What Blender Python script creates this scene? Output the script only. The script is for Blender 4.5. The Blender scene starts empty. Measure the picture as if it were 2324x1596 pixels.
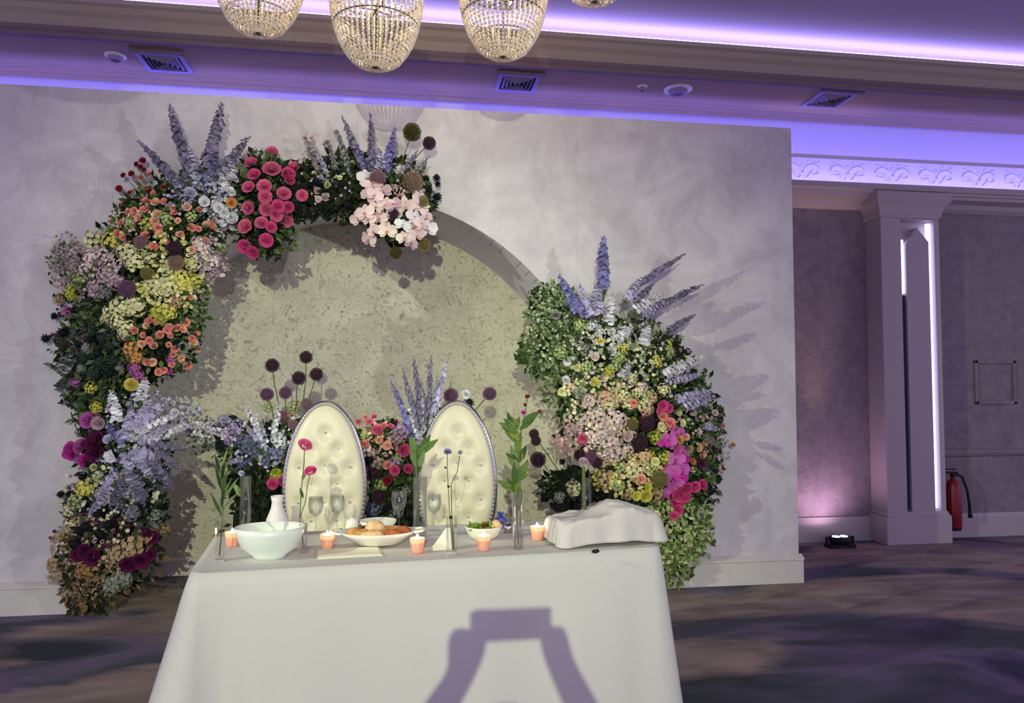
import bpy, math, random
import numpy as np
from mathutils import Vector, Quaternion, Matrix, noise

random.seed(11)
RND = random.random
def U(a, b): return a + (b - a) * random.random()
def lin(c):
    c = c / 255.0
    return c / 12.92 if c <= 0.04045 else ((c + 0.055) / 1.055) ** 2.4
def rgb(r, g, b): return (lin(r), lin(g), lin(b), 1.0)

S = bpy.context.scene
COL = S.collection

# ------------------------------------------------------------------ camera
FPX, YAW, CAMH, HORIZ = 1700.0, math.radians(8.7), 1.5, 880.0
PITCH = math.atan((HORIZ - 798) / FPX)
FW = Vector((math.sin(YAW) * math.cos(PITCH), math.cos(YAW) * math.cos(PITCH), math.sin(PITCH)))
RT = Vector((math.cos(YAW), -math.sin(YAW), 0)); UPV = RT.cross(FW)
CAM = Vector((0, 0, CAMH))
cd = bpy.data.cameras.new('camera'); cam = bpy.data.objects.new('camera', cd); COL.objects.link(cam)
cd.sensor_fit = 'HORIZONTAL'; cd.sensor_width = 36; cd.lens = FPX / 2324 * 36; cd.clip_start = 0.02; cd.clip_end = 100
cam.matrix_world = Matrix.Translation(CAM) @ Matrix((RT, UPV, -FW)).transposed().to_4x4()
S.camera = cam
def ray(x, y): return FW * FPX + RT * (x - 1162) + UPV * (798 - y)
def PY(x, y, Y):                      # point of the plane Y = const seen at a photo position
    d = ray(x, y); return CAM + d * (Y / d.y)
def PZ(x, y, z):                      # point of a horizontal plane
    d = ray(x, y); return CAM + d * ((z - CAMH) / d.z)
def MPP(P): return (P - CAM).dot(FW) / FPX   # metres per photo pixel at P

# ------------------------------------------------------------------ view, world, lights
vs = S.view_settings
vs.view_transform = 'Standard'; vs.look = 'None'; vs.exposure = 0.0; vs.gamma = 1.0; vs.use_curve_mapping = False
w = bpy.data.worlds.new('ambient'); S.world = w; w.use_nodes = True
w.node_tree.nodes['Background'].inputs[0].default_value = (0.565, 0.48, 0.79, 1)
w.node_tree.nodes['Background'].inputs[1].default_value = 1.42

def spot(name, loc, target, watts, colr, size, blend, radius=0.05):
    l = bpy.data.lights.new(name, 'SPOT'); l.energy = watts; l.color = colr
    l.spot_size = math.radians(size); l.spot_blend = blend; l.shadow_soft_size = radius
    o = bpy.data.objects.new(name, l); COL.objects.link(o); o.location = loc
    o.rotation_euler = (Vector(target) - Vector(loc)).to_track_quat('-Z', 'Y').to_euler()
    return o
e = ray(1125, 1400).normalized()
KEY = CAM - e * 4.5                   # pin spot on a stand behind the photographer
spot('key_pin_spot', KEY, PY(900, 1020, 5.4), 1480, (0.95, 1.0, 0.64), 44, 0.9, 0.02)
spot('pin_spot_from_right', (4.6, 1.3, 2.9), (-1.3, 5.4, 2.1), 400, (0.93, 1.0, 0.90), 42, 0.7, 0.03)
spot('pin_spot_from_left', (-4.2, 1.6, 3.0), (2.1, 5.4, 0.95), 660, (0.95, 1.0, 0.70), 38, 0.8, 0.03)

# ------------------------------------------------------------------ materials
def newmat(name):
    m = bpy.data.materials.new(name); m.use_nodes = True
    nt = m.node_tree; return m, nt, nt.nodes['Principled BSDF']
def mat(name, c, rough=0.6, metal=0.0, bump=0.0, bscale=60, spec=0.3, emit=None, estr=0, var=0.0, vscale=6):
    m, nt, p = newmat(name); N, L = nt.nodes, nt.links
    p.inputs['Base Color'].default_value = c; p.inputs['Roughness'].default_value = rough
    p.inputs['Metallic'].default_value = metal; p.inputs['Specular IOR Level'].default_value = spec
    if emit:
        p.inputs['Emission Color'].default_value = emit; p.inputs['Emission Strength'].default_value = estr
    if bump or var: tc = N.new('ShaderNodeTexCoord')
    if var:
        t = N.new('ShaderNodeTexNoise'); t.inputs['Scale'].default_value = vscale; t.inputs['Detail'].default_value = 6
        L.new(tc.outputs['Object'], t.inputs['Vector'])
        r = N.new('ShaderNodeMapRange'); r.inputs[1].default_value = 0.3; r.inputs[2].default_value = 0.7
        r.inputs[3].default_value = 1 - var; r.inputs[4].default_value = 1 + var
        L.new(t.outputs['Fac'], r.inputs[0])
        mx = N.new('ShaderNodeMix'); mx.data_type = 'RGBA'; mx.blend_type = 'MULTIPLY'; mx.inputs['Factor'].default_value = 1
        mx.inputs['A'].default_value = c; L.new(r.outputs[0], mx.inputs['B']); L.new(mx.outputs['Result'], p.inputs['Base Color'])
    if bump:
        t = N.new('ShaderNodeTexNoise'); t.inputs['Scale'].default_value = bscale; t.inputs['Detail'].default_value = 4
        L.new(tc.outputs['Object'], t.inputs['Vector'])
        b = N.new('ShaderNodeBump'); b.inputs['Strength'].default_value = bump; b.inputs['Distance'].default_value = 0.01
        L.new(t.outputs['Fac'], b.inputs['Height']); L.new(b.outputs[0], p.inputs['Normal'])
    return m
def petal_mat(name, attr, objcol=True, transl=0.22):
    m, nt, p = newmat(name); N, L = nt.nodes, nt.links
    a = N.new('ShaderNodeAttribute'); a.attribute_name = attr
    src = a.outputs['Color']
    if objcol:
        oi = N.new('ShaderNodeObjectInfo')
        mx = N.new('ShaderNodeMix'); mx.data_type = 'RGBA'; mx.blend_type = 'MULTIPLY'; mx.inputs['Factor'].default_value = 1
        L.new(oi.outputs['Color'], mx.inputs['A']); L.new(a.outputs['Color'], mx.inputs['B']); src = mx.outputs['Result']
    L.new(src, p.inputs['Base Color']); p.inputs['Roughness'].default_value = 0.65; p.inputs['Specular IOR Level'].default_value = 0.15
    t = N.new('ShaderNodeBsdfTranslucent'); L.new(src, t.inputs['Color'])
    mix = N.new('ShaderNodeMixShader'); mix.inputs[0].default_value = transl
    L.new(p.outputs[0], mix.inputs[1]); L.new(t.outputs[0], mix.inputs[2]); L.new(mix.outputs[0], N['Material Output'].inputs['Surface'])
    return m
def glass_mat(name, tint=(0.975, 0.98, 0.975, 1), refl=0.4):
    m, nt, p = newmat(name); N, L = nt.nodes, nt.links
    N.remove(p)
    t = N.new('ShaderNodeBsdfTransparent'); t.inputs[0].default_value = tint
    g = N.new('ShaderNodeBsdfGlossy'); g.inputs['Roughness'].default_value = 0.04
    lw = N.new('ShaderNodeLayerWeight'); lw.inputs['Blend'].default_value = 0.45
    mu = N.new('ShaderNodeMath'); mu.operation = 'MULTIPLY'; mu.inputs[1].default_value = refl
    L.new(lw.outputs['Fresnel'], mu.inputs[0])
    mix = N.new('ShaderNodeMixShader'); L.new(mu.outputs[0], mix.inputs[0])
    L.new(t.outputs[0], mix.inputs[1]); L.new(g.outputs[0], mix.inputs[2]); L.new(mix.outputs[0], N['Material Output'].inputs['Surface'])
    return m
def mottled(name, c1, c2, scale, bump, veins=None, rough=0.85, bscale=None, bdist=0.02):
    m, nt, p = newmat(name); N, L = nt.nodes, nt.links
    tc = N.new('ShaderNodeTexCoord')
    t = N.new('ShaderNodeTexNoise'); t.inputs['Scale'].default_value = scale; t.inputs['Detail'].default_value = 9; t.inputs['Roughness'].default_value = 0.68; t.inputs['Distortion'].default_value = 0.6
    L.new(tc.outputs['Object'], t.inputs['Vector'])
    cr = N.new('ShaderNodeValToRGB'); cr.color_ramp.elements[0].position = 0.32; cr.color_ramp.elements[1].position = 0.68
    cr.color_ramp.elements[0].color = c1; cr.color_ramp.elements[1].color = c2
    L.new(t.outputs['Fac'], cr.inputs[0]); src = cr.outputs[0]
    h = t.outputs['Fac']
    if veins:
        v = N.new('ShaderNodeTexNoise'); v.inputs['Scale'].default_value = veins[1]; v.inputs['Detail'].default_value = 5; v.inputs['Distortion'].default_value = 2.2
        L.new(tc.outputs['Object'], v.inputs['Vector'])
        r2 = N.new('ShaderNodeValToRGB'); r2.color_ramp.elements[0].position = 0.30; r2.color_ramp.elements[1].position = 0.46
        L.new(v.outputs['Fac'], r2.inputs[0])
        mx = N.new('ShaderNodeMix'); mx.data_type = 'RGBA'; L.new(r2.outputs[0], mx.inputs['Factor'])
        mx.inputs['A'].default_value = veins[0]; L.new(src, mx.inputs['B']); src = mx.outputs['Result']; h = v.outputs['Fac']
    L.new(src, p.inputs['Base Color']); p.inputs['Roughness'].default_value = rough; p.inputs['Specular IOR Level'].default_value = 0.15
    b = N.new('ShaderNodeBump'); b.inputs['Strength'].default_value = bump; b.inputs['Distance'].default_value = bdist
    if bscale:
        t2 = N.new('ShaderNodeTexNoise'); t2.inputs['Scale'].default_value = bscale; t2.inputs['Detail'].default_value = 5
        L.new(tc.outputs['Object'], t2.inputs['Vector']); h = t2.outputs['Fac']
    L.new(h, b.inputs['Height']); L.new(b.outputs[0], p.inputs['Normal'])
    return m
def carpet_mat():
    m, nt, p = newmat('patterned_carpet'); N, L = nt.nodes, nt.links
    tc = N.new('ShaderNodeTexCoord'); mp = N.new('ShaderNodeMapping'); mp.inputs['Scale'].default_value = (0.42, 1.05, 1); mp.inputs['Rotation'].default_value = (0, 0, 0.25)
    mp.inputs['Location'].default_value = (3.3, 0.65, 0)
    L.new(tc.outputs['Object'], mp.inputs[0])
    def n(sc, det, dist, off):
        t = N.new('ShaderNodeTexNoise'); t.inputs['Scale'].default_value = sc; t.inputs['Detail'].default_value = det; t.inputs['Distortion'].default_value = dist
        a = N.new('ShaderNodeVectorMath'); a.operation = 'ADD'; a.inputs[1].default_value = off
        L.new(mp.outputs[0], a.inputs[0]); L.new(a.outputs[0], t.inputs['Vector']); return t.outputs['Fac']
    def ramp(f, stops):
        r = N.new('ShaderNodeValToRGB'); e = r.color_ramp.elements
        while len(e) < len(stops): e.new(0.5)
        for k, (q, c) in enumerate(stops): e[k].position = q; e[k].color = c
        L.new(f, r.inputs[0]); return r.outputs[0]
    base = ramp(n(1.5, 5, 0.8, (0, 0, 0)), [(0.38, rgb(70, 74, 82)), (0.50, rgb(98, 100, 112)), (0.56, rgb(124, 116, 138)), (0.66, rgb(78, 80, 98))])  # the mauve stop puts violet room light into the carpet colour
    band = ramp(n(1.0, 6, 0.5, (5, 2, 0)), [(0.47, (0, 0, 0, 1)), (0.53, (1, 1, 1, 1))])
    tan = ramp(n(5, 6, 0.4, (1, 7, 0)), [(0.35, rgb(136, 124, 118)), (0.65, rgb(172, 156, 150))])
    mx = N.new('ShaderNodeMix'); mx.data_type = 'RGBA'; L.new(band, mx.inputs['Factor']); L.new(base, mx.inputs['A']); L.new(tan, mx.inputs['B'])
    L.new(mx.outputs['Result'], p.inputs['Base Color']); p.inputs['Roughness'].default_value = 0.95; p.inputs['Specular IOR Level'].default_value = 0.05
    t = N.new('ShaderNodeTexNoise'); t.inputs['Scale'].default_value = 260; L.new(tc.outputs['Object'], t.inputs['Vector'])
    b = N.new('ShaderNodeBump'); b.inputs['Strength'].default_value = 0.5; b.inputs['Distance'].default_value = 0.006
    L.new(t.outputs['Fac'], b.inputs['Height']); L.new(b.outputs[0], p.inputs['Normal'])
    return m
def emis(name, c, s):
    m, nt, p = newmat(name); p.inputs['Base Color'].default_value = c
    p.inputs['Emission Color'].default_value = c; p.inputs['Emission Strength'].default_value = s; return m

M = dict(
    wall=mottled('grey_plaster', rgb(184, 181, 188), rgb(217, 215, 218), 2.6, 0.35, bscale=14),
    niche=mottled('crushed_niche_fabric', rgb(198, 195, 176), rgb(226, 224, 203), 3.0, 0.6, veins=(rgb(160, 155, 142), 17.0), bdist=0.02),
    reveal=mat('arch_reveal_paint', rgb(232, 226, 236), 0.8),
    skirt=mat('skirting_paint', rgb(208, 206, 200), 0.6, var=0.05),
    roomwall=mottled('room_wall_cloth', rgb(128, 118, 124), rgb(152, 142, 146), 8, 0.3, bscale=40),
    trimpaint=mat('room_trim_paint', rgb(180, 171, 172), 0.55),
    ceil=mat('ceiling_paint', rgb(160, 140, 98), 0.85, var=0.03, vscale=2),
    ceilup=mat('tray_ceiling_paint', rgb(170, 162, 168), 0.85),
    fascia=mat('fascia_paint', rgb(166, 156, 138), 0.7),
    fascia_shade=mat('fascia_shade_tone', rgb(120, 106, 106), 0.7),  # darker tone paints in the shade on the lower moulding and vent bars
    coved=mat('cove_plaster', rgb(225, 222, 228), 0.7),
    carpet=carpet_mat(),
    led=emis('violet_led', (0.14, 0.118, 1.0, 1), 150),
    led_tray=emis('violet_tray_led', (0.34, 0.29, 1.0, 1), 26),
    led_white=emis('pillar_led', (0.66, 0.60, 1.0, 1), 3.2),
    dark_slot=mat('dark_slot', rgb(60, 50, 68), 0.7),
    vent=mat('vent_metal', rgb(150, 142, 156), 0.5),
    ventdark=mat('vent_dark', rgb(40, 34, 42), 0.8),
    linen=mat('grey_white_linen', rgb(208, 209, 205), 0.9, bump=0.25, bscale=330, spec=0.1),
    napkin=mat('white_napkin', rgb(204, 202, 200), 0.9, bump=0.2, bscale=120, spec=0.1),
    paper=mat('cream_paper', rgb(238, 234, 214), 0.8),
    china=mat('white_china', rgb(235, 233, 222), 0.2, spec=0.5),
    chinag=mat('pale_celadon_china', rgb(222, 230, 222), 0.3, spec=0.5),
    wood=mat('table_wood', rgb(130, 100, 70), 0.6),
    leather=mat('cream_leather', rgb(208, 203, 178), 0.42, spec=0.45, bump=0.06, bscale=40),
    silver=mat('silver_frame', rgb(205, 203, 205), 0.18, metal=1.0),
    crystal=mat('crystal_button', rgb(240, 240, 245), 0.05, metal=0.7, spec=1.0),
    glass=glass_mat('clear_glass'),
    beads=mat('crystal_beads', rgb(236, 226, 204), 0.07, metal=0.25, spec=1.0),
    brass=mat('antique_brass', rgb(96, 88, 62), 0.35, metal=0.8),
    bulb=emis('warm_bulb', (1.0, 0.78, 0.45, 1), 14),
    flame=emis('candle_flame', (1.0, 0.80, 0.52, 1), 14),
    petal=petal_mat('petal', 'shade'),
    stem=mat('flower_stem', rgb(88, 104, 60), 0.7),
    foliage=petal_mat('leaf_and_blossom', 'tint', objcol=False, transl=0.18),
    foam=mat('dark_moss_foam', rgb(30, 38, 24), 0.95, bump=0.6, bscale=50),
    bread=mat('bread_crust', rgb(206, 150, 88), 0.7, var=0.35, vscale=22, bump=0.3, bscale=60),
    breadp=mat('pale_bread', rgb(228, 192, 140), 0.7, var=0.15, vscale=25),
    bacon=mat('browned_crust', rgb(170, 96, 56), 0.7, var=0.4, vscale=40, bump=0.4, bscale=70),
    salad=mat('salad_leaf', rgb(122, 148, 58), 0.6, var=0.35, vscale=40),
    herb=mat('dark_herb', rgb(52, 66, 26), 0.7, var=0.3, vscale=30),
    beet=mat('dark_beet', rgb(84, 36, 28), 0.5, var=0.3, vscale=30),
    redpaint=mat('red_enamel', rgb(128, 16, 26), 0.4, spec=0.5),
    black=mat('black_rubber', rgb(26, 24, 26), 0.6),
    bluefoil=mat('blue_foil', rgb(92, 98, 176), 0.25, metal=0.5),
    skin=mat('skin', rgb(200, 150, 125), 0.55), hair=mat('dark_hair', rgb(40, 28, 22), 0.7),
    cloth_dark=mat('navy_dress', rgb(36, 38, 60), 0.85),
)
def votive_mat():
    m, nt, p = newmat('peach_votive_glass'); N, L = nt.nodes, nt.links
    p.inputs['Base Color'].default_value = rgb(252, 222, 200); p.inputs['Roughness'].default_value = 0.25
    t = N.new('ShaderNodeBsdfTranslucent'); t.inputs[0].default_value = rgb(255, 214, 184)
    mix = N.new('ShaderNodeMixShader'); mix.inputs[0].default_value = 0.55
    L.new(p.outputs[0], mix.inputs[1]); L.new(t.outputs[0], mix.inputs[2]); L.new(mix.outputs[0], N['Material Output'].inputs['Surface'])
    return m
M['votive'] = votive_mat()

# ------------------------------------------------------------------ mesh helpers
class MB:
    def __init__(s): s.v = []; s.f = []; s.mi = []; s.at = []; s.cur = 0; s.val = (1, 1, 1)
    def vert(s, p): s.v.append(tuple(p)); s.at.append(s.val); return len(s.v) - 1
    def face(s, *i): s.f.append(tuple(i)); s.mi.append(s.cur)
    def box(s, a, b, R=None, o=(0, 0, 0)):
        (x0, y0, z0), (x1, y1, z1) = a, b; c = [(x0,y0,z0),(x1,y0,z0),(x1,y1,z0),(x0,y1,z0),(x0,y0,z1),(x1,y0,z1),(x1,y1,z1),(x0,y1,z1)]
        k = [s.vert((R @ Vector(p) + Vector(o)) if R else (p[0]+o[0], p[1]+o[1], p[2]+o[2])) for p in c]
        for q in ((0,3,2,1),(4,5,6,7),(0,1,5,4),(1,2,6,5),(2,3,7,6),(3,0,4,7)): s.face(*[k[i] for i in q])
    def prism(s, prof, x0, x1):          # profile of (y, z), swept along x
        a = [s.vert((x0, y, z)) for y, z in prof]; b = [s.vert((x1, y, z)) for y, z in prof]; n = len(prof)
        for i in range(n): j = (i + 1) % n; s.face(a[i], b[i], b[j], a[j])
        s.face(*a); s.face(*b[::-1])
    def poly_prism(s, pts, y0, y1):      # polygon of (x, z), extruded in y
        a = [s.vert((x, y0, z)) for x, z in pts]; b = [s.vert((x, y1, z)) for x, z in pts]; n = len(pts)
        for i in range(n): j = (i + 1) % n; s.face(a[i], a[j], b[j], b[i])
        s.face(*a[::-1]); s.face(*b)
    def lathe(s, prof, n=24, o=(0, 0, 0), sx=1, sy=1, closed=False):
        rings = []
        for r, z in prof:
            rings.append([s.vert((o[0] + sx*r*math.cos(2*math.pi*k/n), o[1] + sy*r*math.sin(2*math.pi*k/n), o[2] + z)) for k in range(n)])
        for i in range(len(rings) - 1):
            for k in range(n): j = (k + 1) % n; s.face(rings[i][k], rings[i][j], rings[i+1][j], rings[i+1][k])
        if closed: s.face(*rings[0][::-1]); s.face(*rings[-1])
    def tube(s, pts, r, n=6, closed=False, caps=True):
        pts = [Vector(p) for p in pts]; m = len(pts); rr = r if isinstance(r, (list, tuple)) else [r] * m
        rings = []
        for i, p in enumerate(pts):
            if closed: t = pts[(i+1) % m] - pts[i-1]
            else: t = pts[min(i+1, m-1)] - pts[max(i-1, 0)]
            t.normalize(); a = t.cross(Vector((0.13, 0.31, 0.94)))
            if a.length < 0.1: a = t.cross(Vector((1, 0, 0)))
            a.normalize(); b = t.cross(a)
            rings.append([s.vert(p + (a*math.cos(2*math.pi*k/n) + b*math.sin(2*math.pi*k/n)) * rr[i]) for k in range(n)])
        for i in range(m if closed else m - 1):
            A, B = rings[i], rings[(i+1) % m]
            for k in range(n): j = (k + 1) % n; s.face(A[k], A[j], B[j], B[k])
        if caps and not closed: s.face(*rings[0][::-1]); s.face(*rings[-1])
    def ball(s, c, r, n=10, m=6, jit=0.0):
        rx, ry, rz = r if isinstance(r, (list, tuple)) else (r, r, r); c = Vector(c); off = random.random() * 50
        def P(a, b):
            d = Vector((math.cos(a)*math.sin(b), math.sin(a)*math.sin(b), math.cos(b)))
            k = 1 + (jit * noise.noise(d * 1.8 + Vector((off, 0, 0))) if jit else 0)
            return c + Vector((d.x*rx, d.y*ry, d.z*rz)) * k
        top = s.vert(P(0, 0)); bot = s.vert(P(0, math.pi))
        R = [[s.vert(P(2*math.pi*k/n, math.pi*i/m)) for k in range(n)] for i in range(1, m)]
        for k in range(n):
            j = (k + 1) % n; s.face(top, R[0][k], R[0][j]); s.face(bot, R[-1][j], R[-1][k])
            for i in range(m - 2): s.face(R[i][k], R[i+1][k], R[i+1][j], R[i][j])
    def petal(s, base, d, nrm, L, W, cup=0.25, rows=3, prof=None):
        d = d.normalized(); side = d.cross(nrm)
        if side.length < 1e-4: side = Vector((1, 0, 0)).cross(d)
        side.normalize(); up = side.cross(d)
        if rows == 1:                    # four-point petal
            k = [s.vert(base), s.vert(base + d*L*.6 + side*W*.5 + up*cup*L*.5), s.vert(base + d*L + up*cup*L), s.vert(base + d*L*.6 - side*W*.5 + up*cup*L*.5)]
            s.face(k[0], k[1], k[2], k[3]); return
        prof = prof or {2: (.5, 1, .8), 3: (.3, .85, 1, .5)}[rows]
        g = []
        for i in range(rows + 1):
            t = i / rows; c = base + d*L*t + up*(cup*L*t*t); ww = W * .5 * prof[i]
            g.append([s.vert(c - side*ww + up*.12*W*prof[i]), s.vert(c), s.vert(c + side*ww + up*.12*W*prof[i])])
        for i in range(rows):
            for k in (0, 1): s.face(g[i][k], g[i][k+1], g[i+1][k+1], g[i+1][k])
    def leaf(s, base, d, nrm, L, W):
        d = d.normalized(); side = d.cross(nrm)
        if side.length < 1e-4: side = d.orthogonal()
        side.normalize(); up = side.cross(d)
        b = s.vert(base); t = s.vert(base + d*L - up*L*.12); l = s.vert(base + d*L*.45 + side*W*.5 + up*W*.15)
        r = s.vert(base + d*L*.45 - side*W*.5 + up*W*.15); c = s.vert(base + d*L*.5)
        s.face(b, c, l); s.face(b, r, c); s.face(l, c, t); s.face(c, r, t)
    def mesh(s, name, mats, smooth=True, attr=None):
        me = bpy.data.meshes.new(name); me.from_pydata(s.v, [], s.f)
        for m in (mats if isinstance(mats, (list, tuple)) else [mats]): me.materials.append(m)
        me.polygons.foreach_set('material_index', s.mi)
        me.polygons.foreach_set('use_smooth', [smooth] * len(s.f))
        if attr:
            a = me.attributes.new(attr, 'FLOAT_COLOR', 'POINT')
            a.data.foreach_set('color', [c for q in s.at for c in (q[0], q[1], q[2], 1.0)])
        me.update(); return me
def link(name, data, parent=None, loc=None):
    o = bpy.data.objects.new(name, data); COL.objects.link(o)
    if parent is not None: o.parent = parent
    if loc is not None: o.location = loc
    return o
def obj(name, mb, m, parent=None, smooth=False, world=True, bevel=0, attr=None):
    o = link(name, mb.mesh(name, m, smooth, attr), parent)
    if parent is not None and world:
        q = parent; off = Vector((0, 0, 0))
        while q is not None: off += q.location; q = q.parent
        o.location = -off
    if bevel:
        b = o.modifiers.new('bevel', 'BEVEL'); b.width = bevel; b.segments = 2; b.limit_method = 'ANGLE'
    return o
def tag(o, label=None, cat=None, group=None, kind=None):
    for k, v in (('label', label), ('category', cat), ('group', group), ('kind', kind)):
        if v: o[k] = v
    return o
def empty(name, loc=(0, 0, 0), label=None, cat=None, group=None, kind=None):
    o = link(name, None); o.location = loc; o.empty_display_size = 0.1
    return tag(o, label, cat, group, kind)
def copy_tree(o, parent=None):
    c = o.copy(); COL.objects.link(c); c.parent = parent
    for ch in list(o.children): copy_tree(ch, c)
    return c

# ------------------------------------------------------------------ the room
WY, NY, RY = 5.47, 6.42, 6.85          # backdrop face, niche back, room wall
ZC = 4.15
mb = MB(); mb.box((-9, -6, -0.1), (11, 7.2, 0)); tag(obj('floor', mb, M['carpet']), 'dark swirl-patterned ballroom carpet', None, kind='structure')

mb = MB(); mb.box((-9, RY, 0), (11, RY + 0.15, 4.75)); wall = tag(obj('wall_back', mb, M['roomwall']), kind='structure')
# cove plaster above the ledge, concave towards the soffit
mb = MB()
prof = [(RY - 0.005, 3.38), (RY - 0.035, 3.50), (RY - 0.045, 3.78), (RY - 0.02, 3.82), (RY - 0.02, 4.0)] + [(RY - 0.02, ZC), (RY - 0.001, ZC)]
mb.prism(prof, -9, 11); tag(obj('trim_1', mb, M['coved']), kind='structure')
trim1 = bpy.data.objects['trim_1']
# scroll ornaments of the frieze, one mesh shared by all
mb = MB()
sp = [(0.085 * (1 - t/11) * math.cos(t*0.75) , 0, 0.075 * (1 - t/11) * math.sin(t*0.75)) for t in range(0, 11)]
mb.tube(sp, [0.016*(1-t/16) for t in range(11)], 5)
mb.tube([(0.085 + 0.05*t, 0, -0.07*math.sin(t*1.5)) for t in (0, .5, 1, 1.5, 2)], [0.014, .013, .011, .009, .004], 5)
for k in range(4):
    a = -0.3 + k*0.75
    mb.tube([(0.09*math.cos(a)+.02, 0, 0.08*math.sin(a)), (0.13*math.cos(a+.25)+.02, 0, 0.115*math.sin(a+.25))], [0.014, 0.003], 5)
scroll = mb.mesh('scroll_ornament', M['coved'])
for i in range(24):
    o = link('scroll_ornament', scroll, trim1, (2.6 + i*0.245, RY - 0.045, 3.645)); o.scale = (1.15 if i % 2 else -1.15, .3, 1.1)
# crown ledge, LED strip on it
mb = MB()
mb.prism([(RY, 3.40), (RY - 0.245, 3.40), (RY - 0.255, 3.485), (RY - 0.275, 3.485), (RY - 0.275, 3.43), (RY - 0.22, 3.41), (RY - 0.21, 3.37), (RY - 0.10, 3.35), (RY - 0.07, 3.31), (RY - 0.02, 3.28), (RY, 3.28)], -9, 11)
tag(obj('trim_2', mb, M['trimpaint']), kind='structure')
mb = MB(); mb.box((-9, RY - 0.244, 3.403), (11, RY - 0.226, 3.420))
tag(obj('cove_led_strip', mb, M['led']), 'violet LED strip along the crown ledge of the far wall', 'light strip')
# baseboard and chair rail of the room wall
mb = MB(); mb.prism([(RY, 0), (RY - 0.03, 0), (RY - 0.03, 0.2), (RY - 0.015, 0.235), (RY, 0.235)], 2.5, 11); tag(obj('baseboard_back', mb, M['trimpaint']), kind='structure')
mb = MB(); mb.prism([(RY, 0.80), (RY - 0.02, 0.81), (RY - 0.035, 0.84), (RY - 0.02, 0.87), (RY, 0.875)], 5.3, 11); tag(obj('trim_3', mb, M['roomwall']), kind='structure')
def wall_frame(name, x0, x1, z0, z1, wd=0.035):
    mb = MB()
    for a, b in (((x0, z0), (x1, z0+wd)), ((x0, z1-wd), (x1, z1)), ((x0, z0), (x0+wd, z1)), ((x1-wd, z0), (x1, z1))):
        mb.box((a[0], RY-0.022, a[1]), (b[0], RY, b[1]))
    tag(obj(name, mb, M['roomwall'], bevel=0.006), kind='structure')
wall_frame('trim_4', 5.82, 6.29, 1.33, 1.78); wall_frame('trim_5', 5.62, 8.2, 1.2, 3.1) if False else None

# ceiling: soffit, tray fascia, tray ceiling, LED line
mb = MB(); mb.box((-9, 5.96, ZC), (11, RY, ZC + 0.1)); ceil = tag(obj('ceiling', mb, M['ceil']), kind='structure')
mb = MB(); mb.box((-9, -3, 4.53), (11, 6.30, 4.63)); obj('tray_ceiling', mb, M['ceilup'], ceil)
mb = MB(); mb.box((-9, 6.065, ZC + 0.1), (11, 6.3, 4.53)); obj('cove_back', mb, M['ceilup'], ceil)
mb = MB()
mb.prism([(5.960, ZC - 0.03), (5.920, ZC - 0.03), (5.910, ZC + 0.0), (5.935, ZC + 0.03), (5.935, ZC+0.06), (5.960, ZC + 0.07)], -9, 11)
tag(obj('trim_6', mb, M['fascia_shade']), kind='structure')  # shade at the foot of the fascia is put into this moulding's colour
mb = MB()
mb.prism([(6.060, ZC + 0.07), (5.955, ZC + 0.07), (5.950, ZC+0.10), (5.940, ZC+0.14), (5.910, ZC+0.17), (5.895, ZC + 0.21), (5.870, ZC+0.225), (5.870, ZC + 0.26), (5.900, ZC + 0.265), (6.060, ZC + 0.265)], -9, 11)
tag(obj('trim_7', mb, M['fascia']), kind='structure')
mb = MB(); mb.box((-9, 5.940, ZC + 0.268), (11, 5.980, ZC + 0.298))
tag(obj('tray_led_strip', mb, M['led_tray']), 'violet LED strip behind the fascia of the ceiling tray', 'light strip')
mb = MB()
for y, d in ((6.52, 0.012), (6.60, 0.02), (6.70, 0.03)): mb.prism([(y, ZC), (y + 0.03, ZC - d), (y + 0.06, ZC - d*0.6), (y + 0.075, ZC)], -9, 11)
tag(obj('trim_8', mb, M['ceil']), kind='structure')

# air diffusers in the soffit
def vent():
    r = empty('ceiling_vent'); mb = MB()
    for a, b in ((-.18, -.145), (.145, .18)):
        mb.box((a, -.18, -.02), (b, .18, 0)); mb.box((-.145, a, -.02), (.145, b, 0))
    obj('frame', mb, M['vent'], r, world=False)
    mb = MB(); mb.box((-.145, -.145, -.006), (.145, .145, -.001)); obj('backing', mb, M['ventdark'], r, world=False)
    for k in range(4):
        a = .128 - k*.031; mb = MB()
        for sgn in (-1, 1):
            for ax in (0, 1):
                A = [(-a, sgn*a, -.004), (a, sgn*a, -.004), (a - .015, sgn*(a - .015), -.026), (-a + .015, sgn*(a - .015), -.026)]
                if ax: A = [(y, x, z) for x, y, z in A]
                lo = [mb.vert(p) for p in A]; hi = [mb.vert((p[0]*.98, p[1]*.98, p[2] + .003)) for p in A]
                mb.face(*lo); mb.face(*hi[::-1])
                for i in range(4): mb.face(lo[i], hi[i], hi[(i+1) % 4], lo[(i+1) % 4])
        obj('louvre', mb, M['vent'], r, world=False)
    mb = MB(); mb.box((-.2, -.235, -.035), (.2, -.2, 0)); obj('deflector', mb, M['fascia_shade'], r, world=False)  # bar coloured as if in shadow
    return r
v0 = vent()
for i, (x, y, lab) in enumerate(((-1.85, 6.20, 'square louvred ceiling vent above the left delphinium burst'), (0.99, 6.17, 'square louvred ceiling vent right of the chandeliers'), (3.82, 6.11, 'square louvred ceiling vent furthest right, beyond the round smoke detector'))):
    o = v0 if i == 0 else copy_tree(v0)
    o.location = (x*1.02, y*1.02, ZC); tag(o, lab, 'vent', 'ceiling vents in the soffit')
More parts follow.
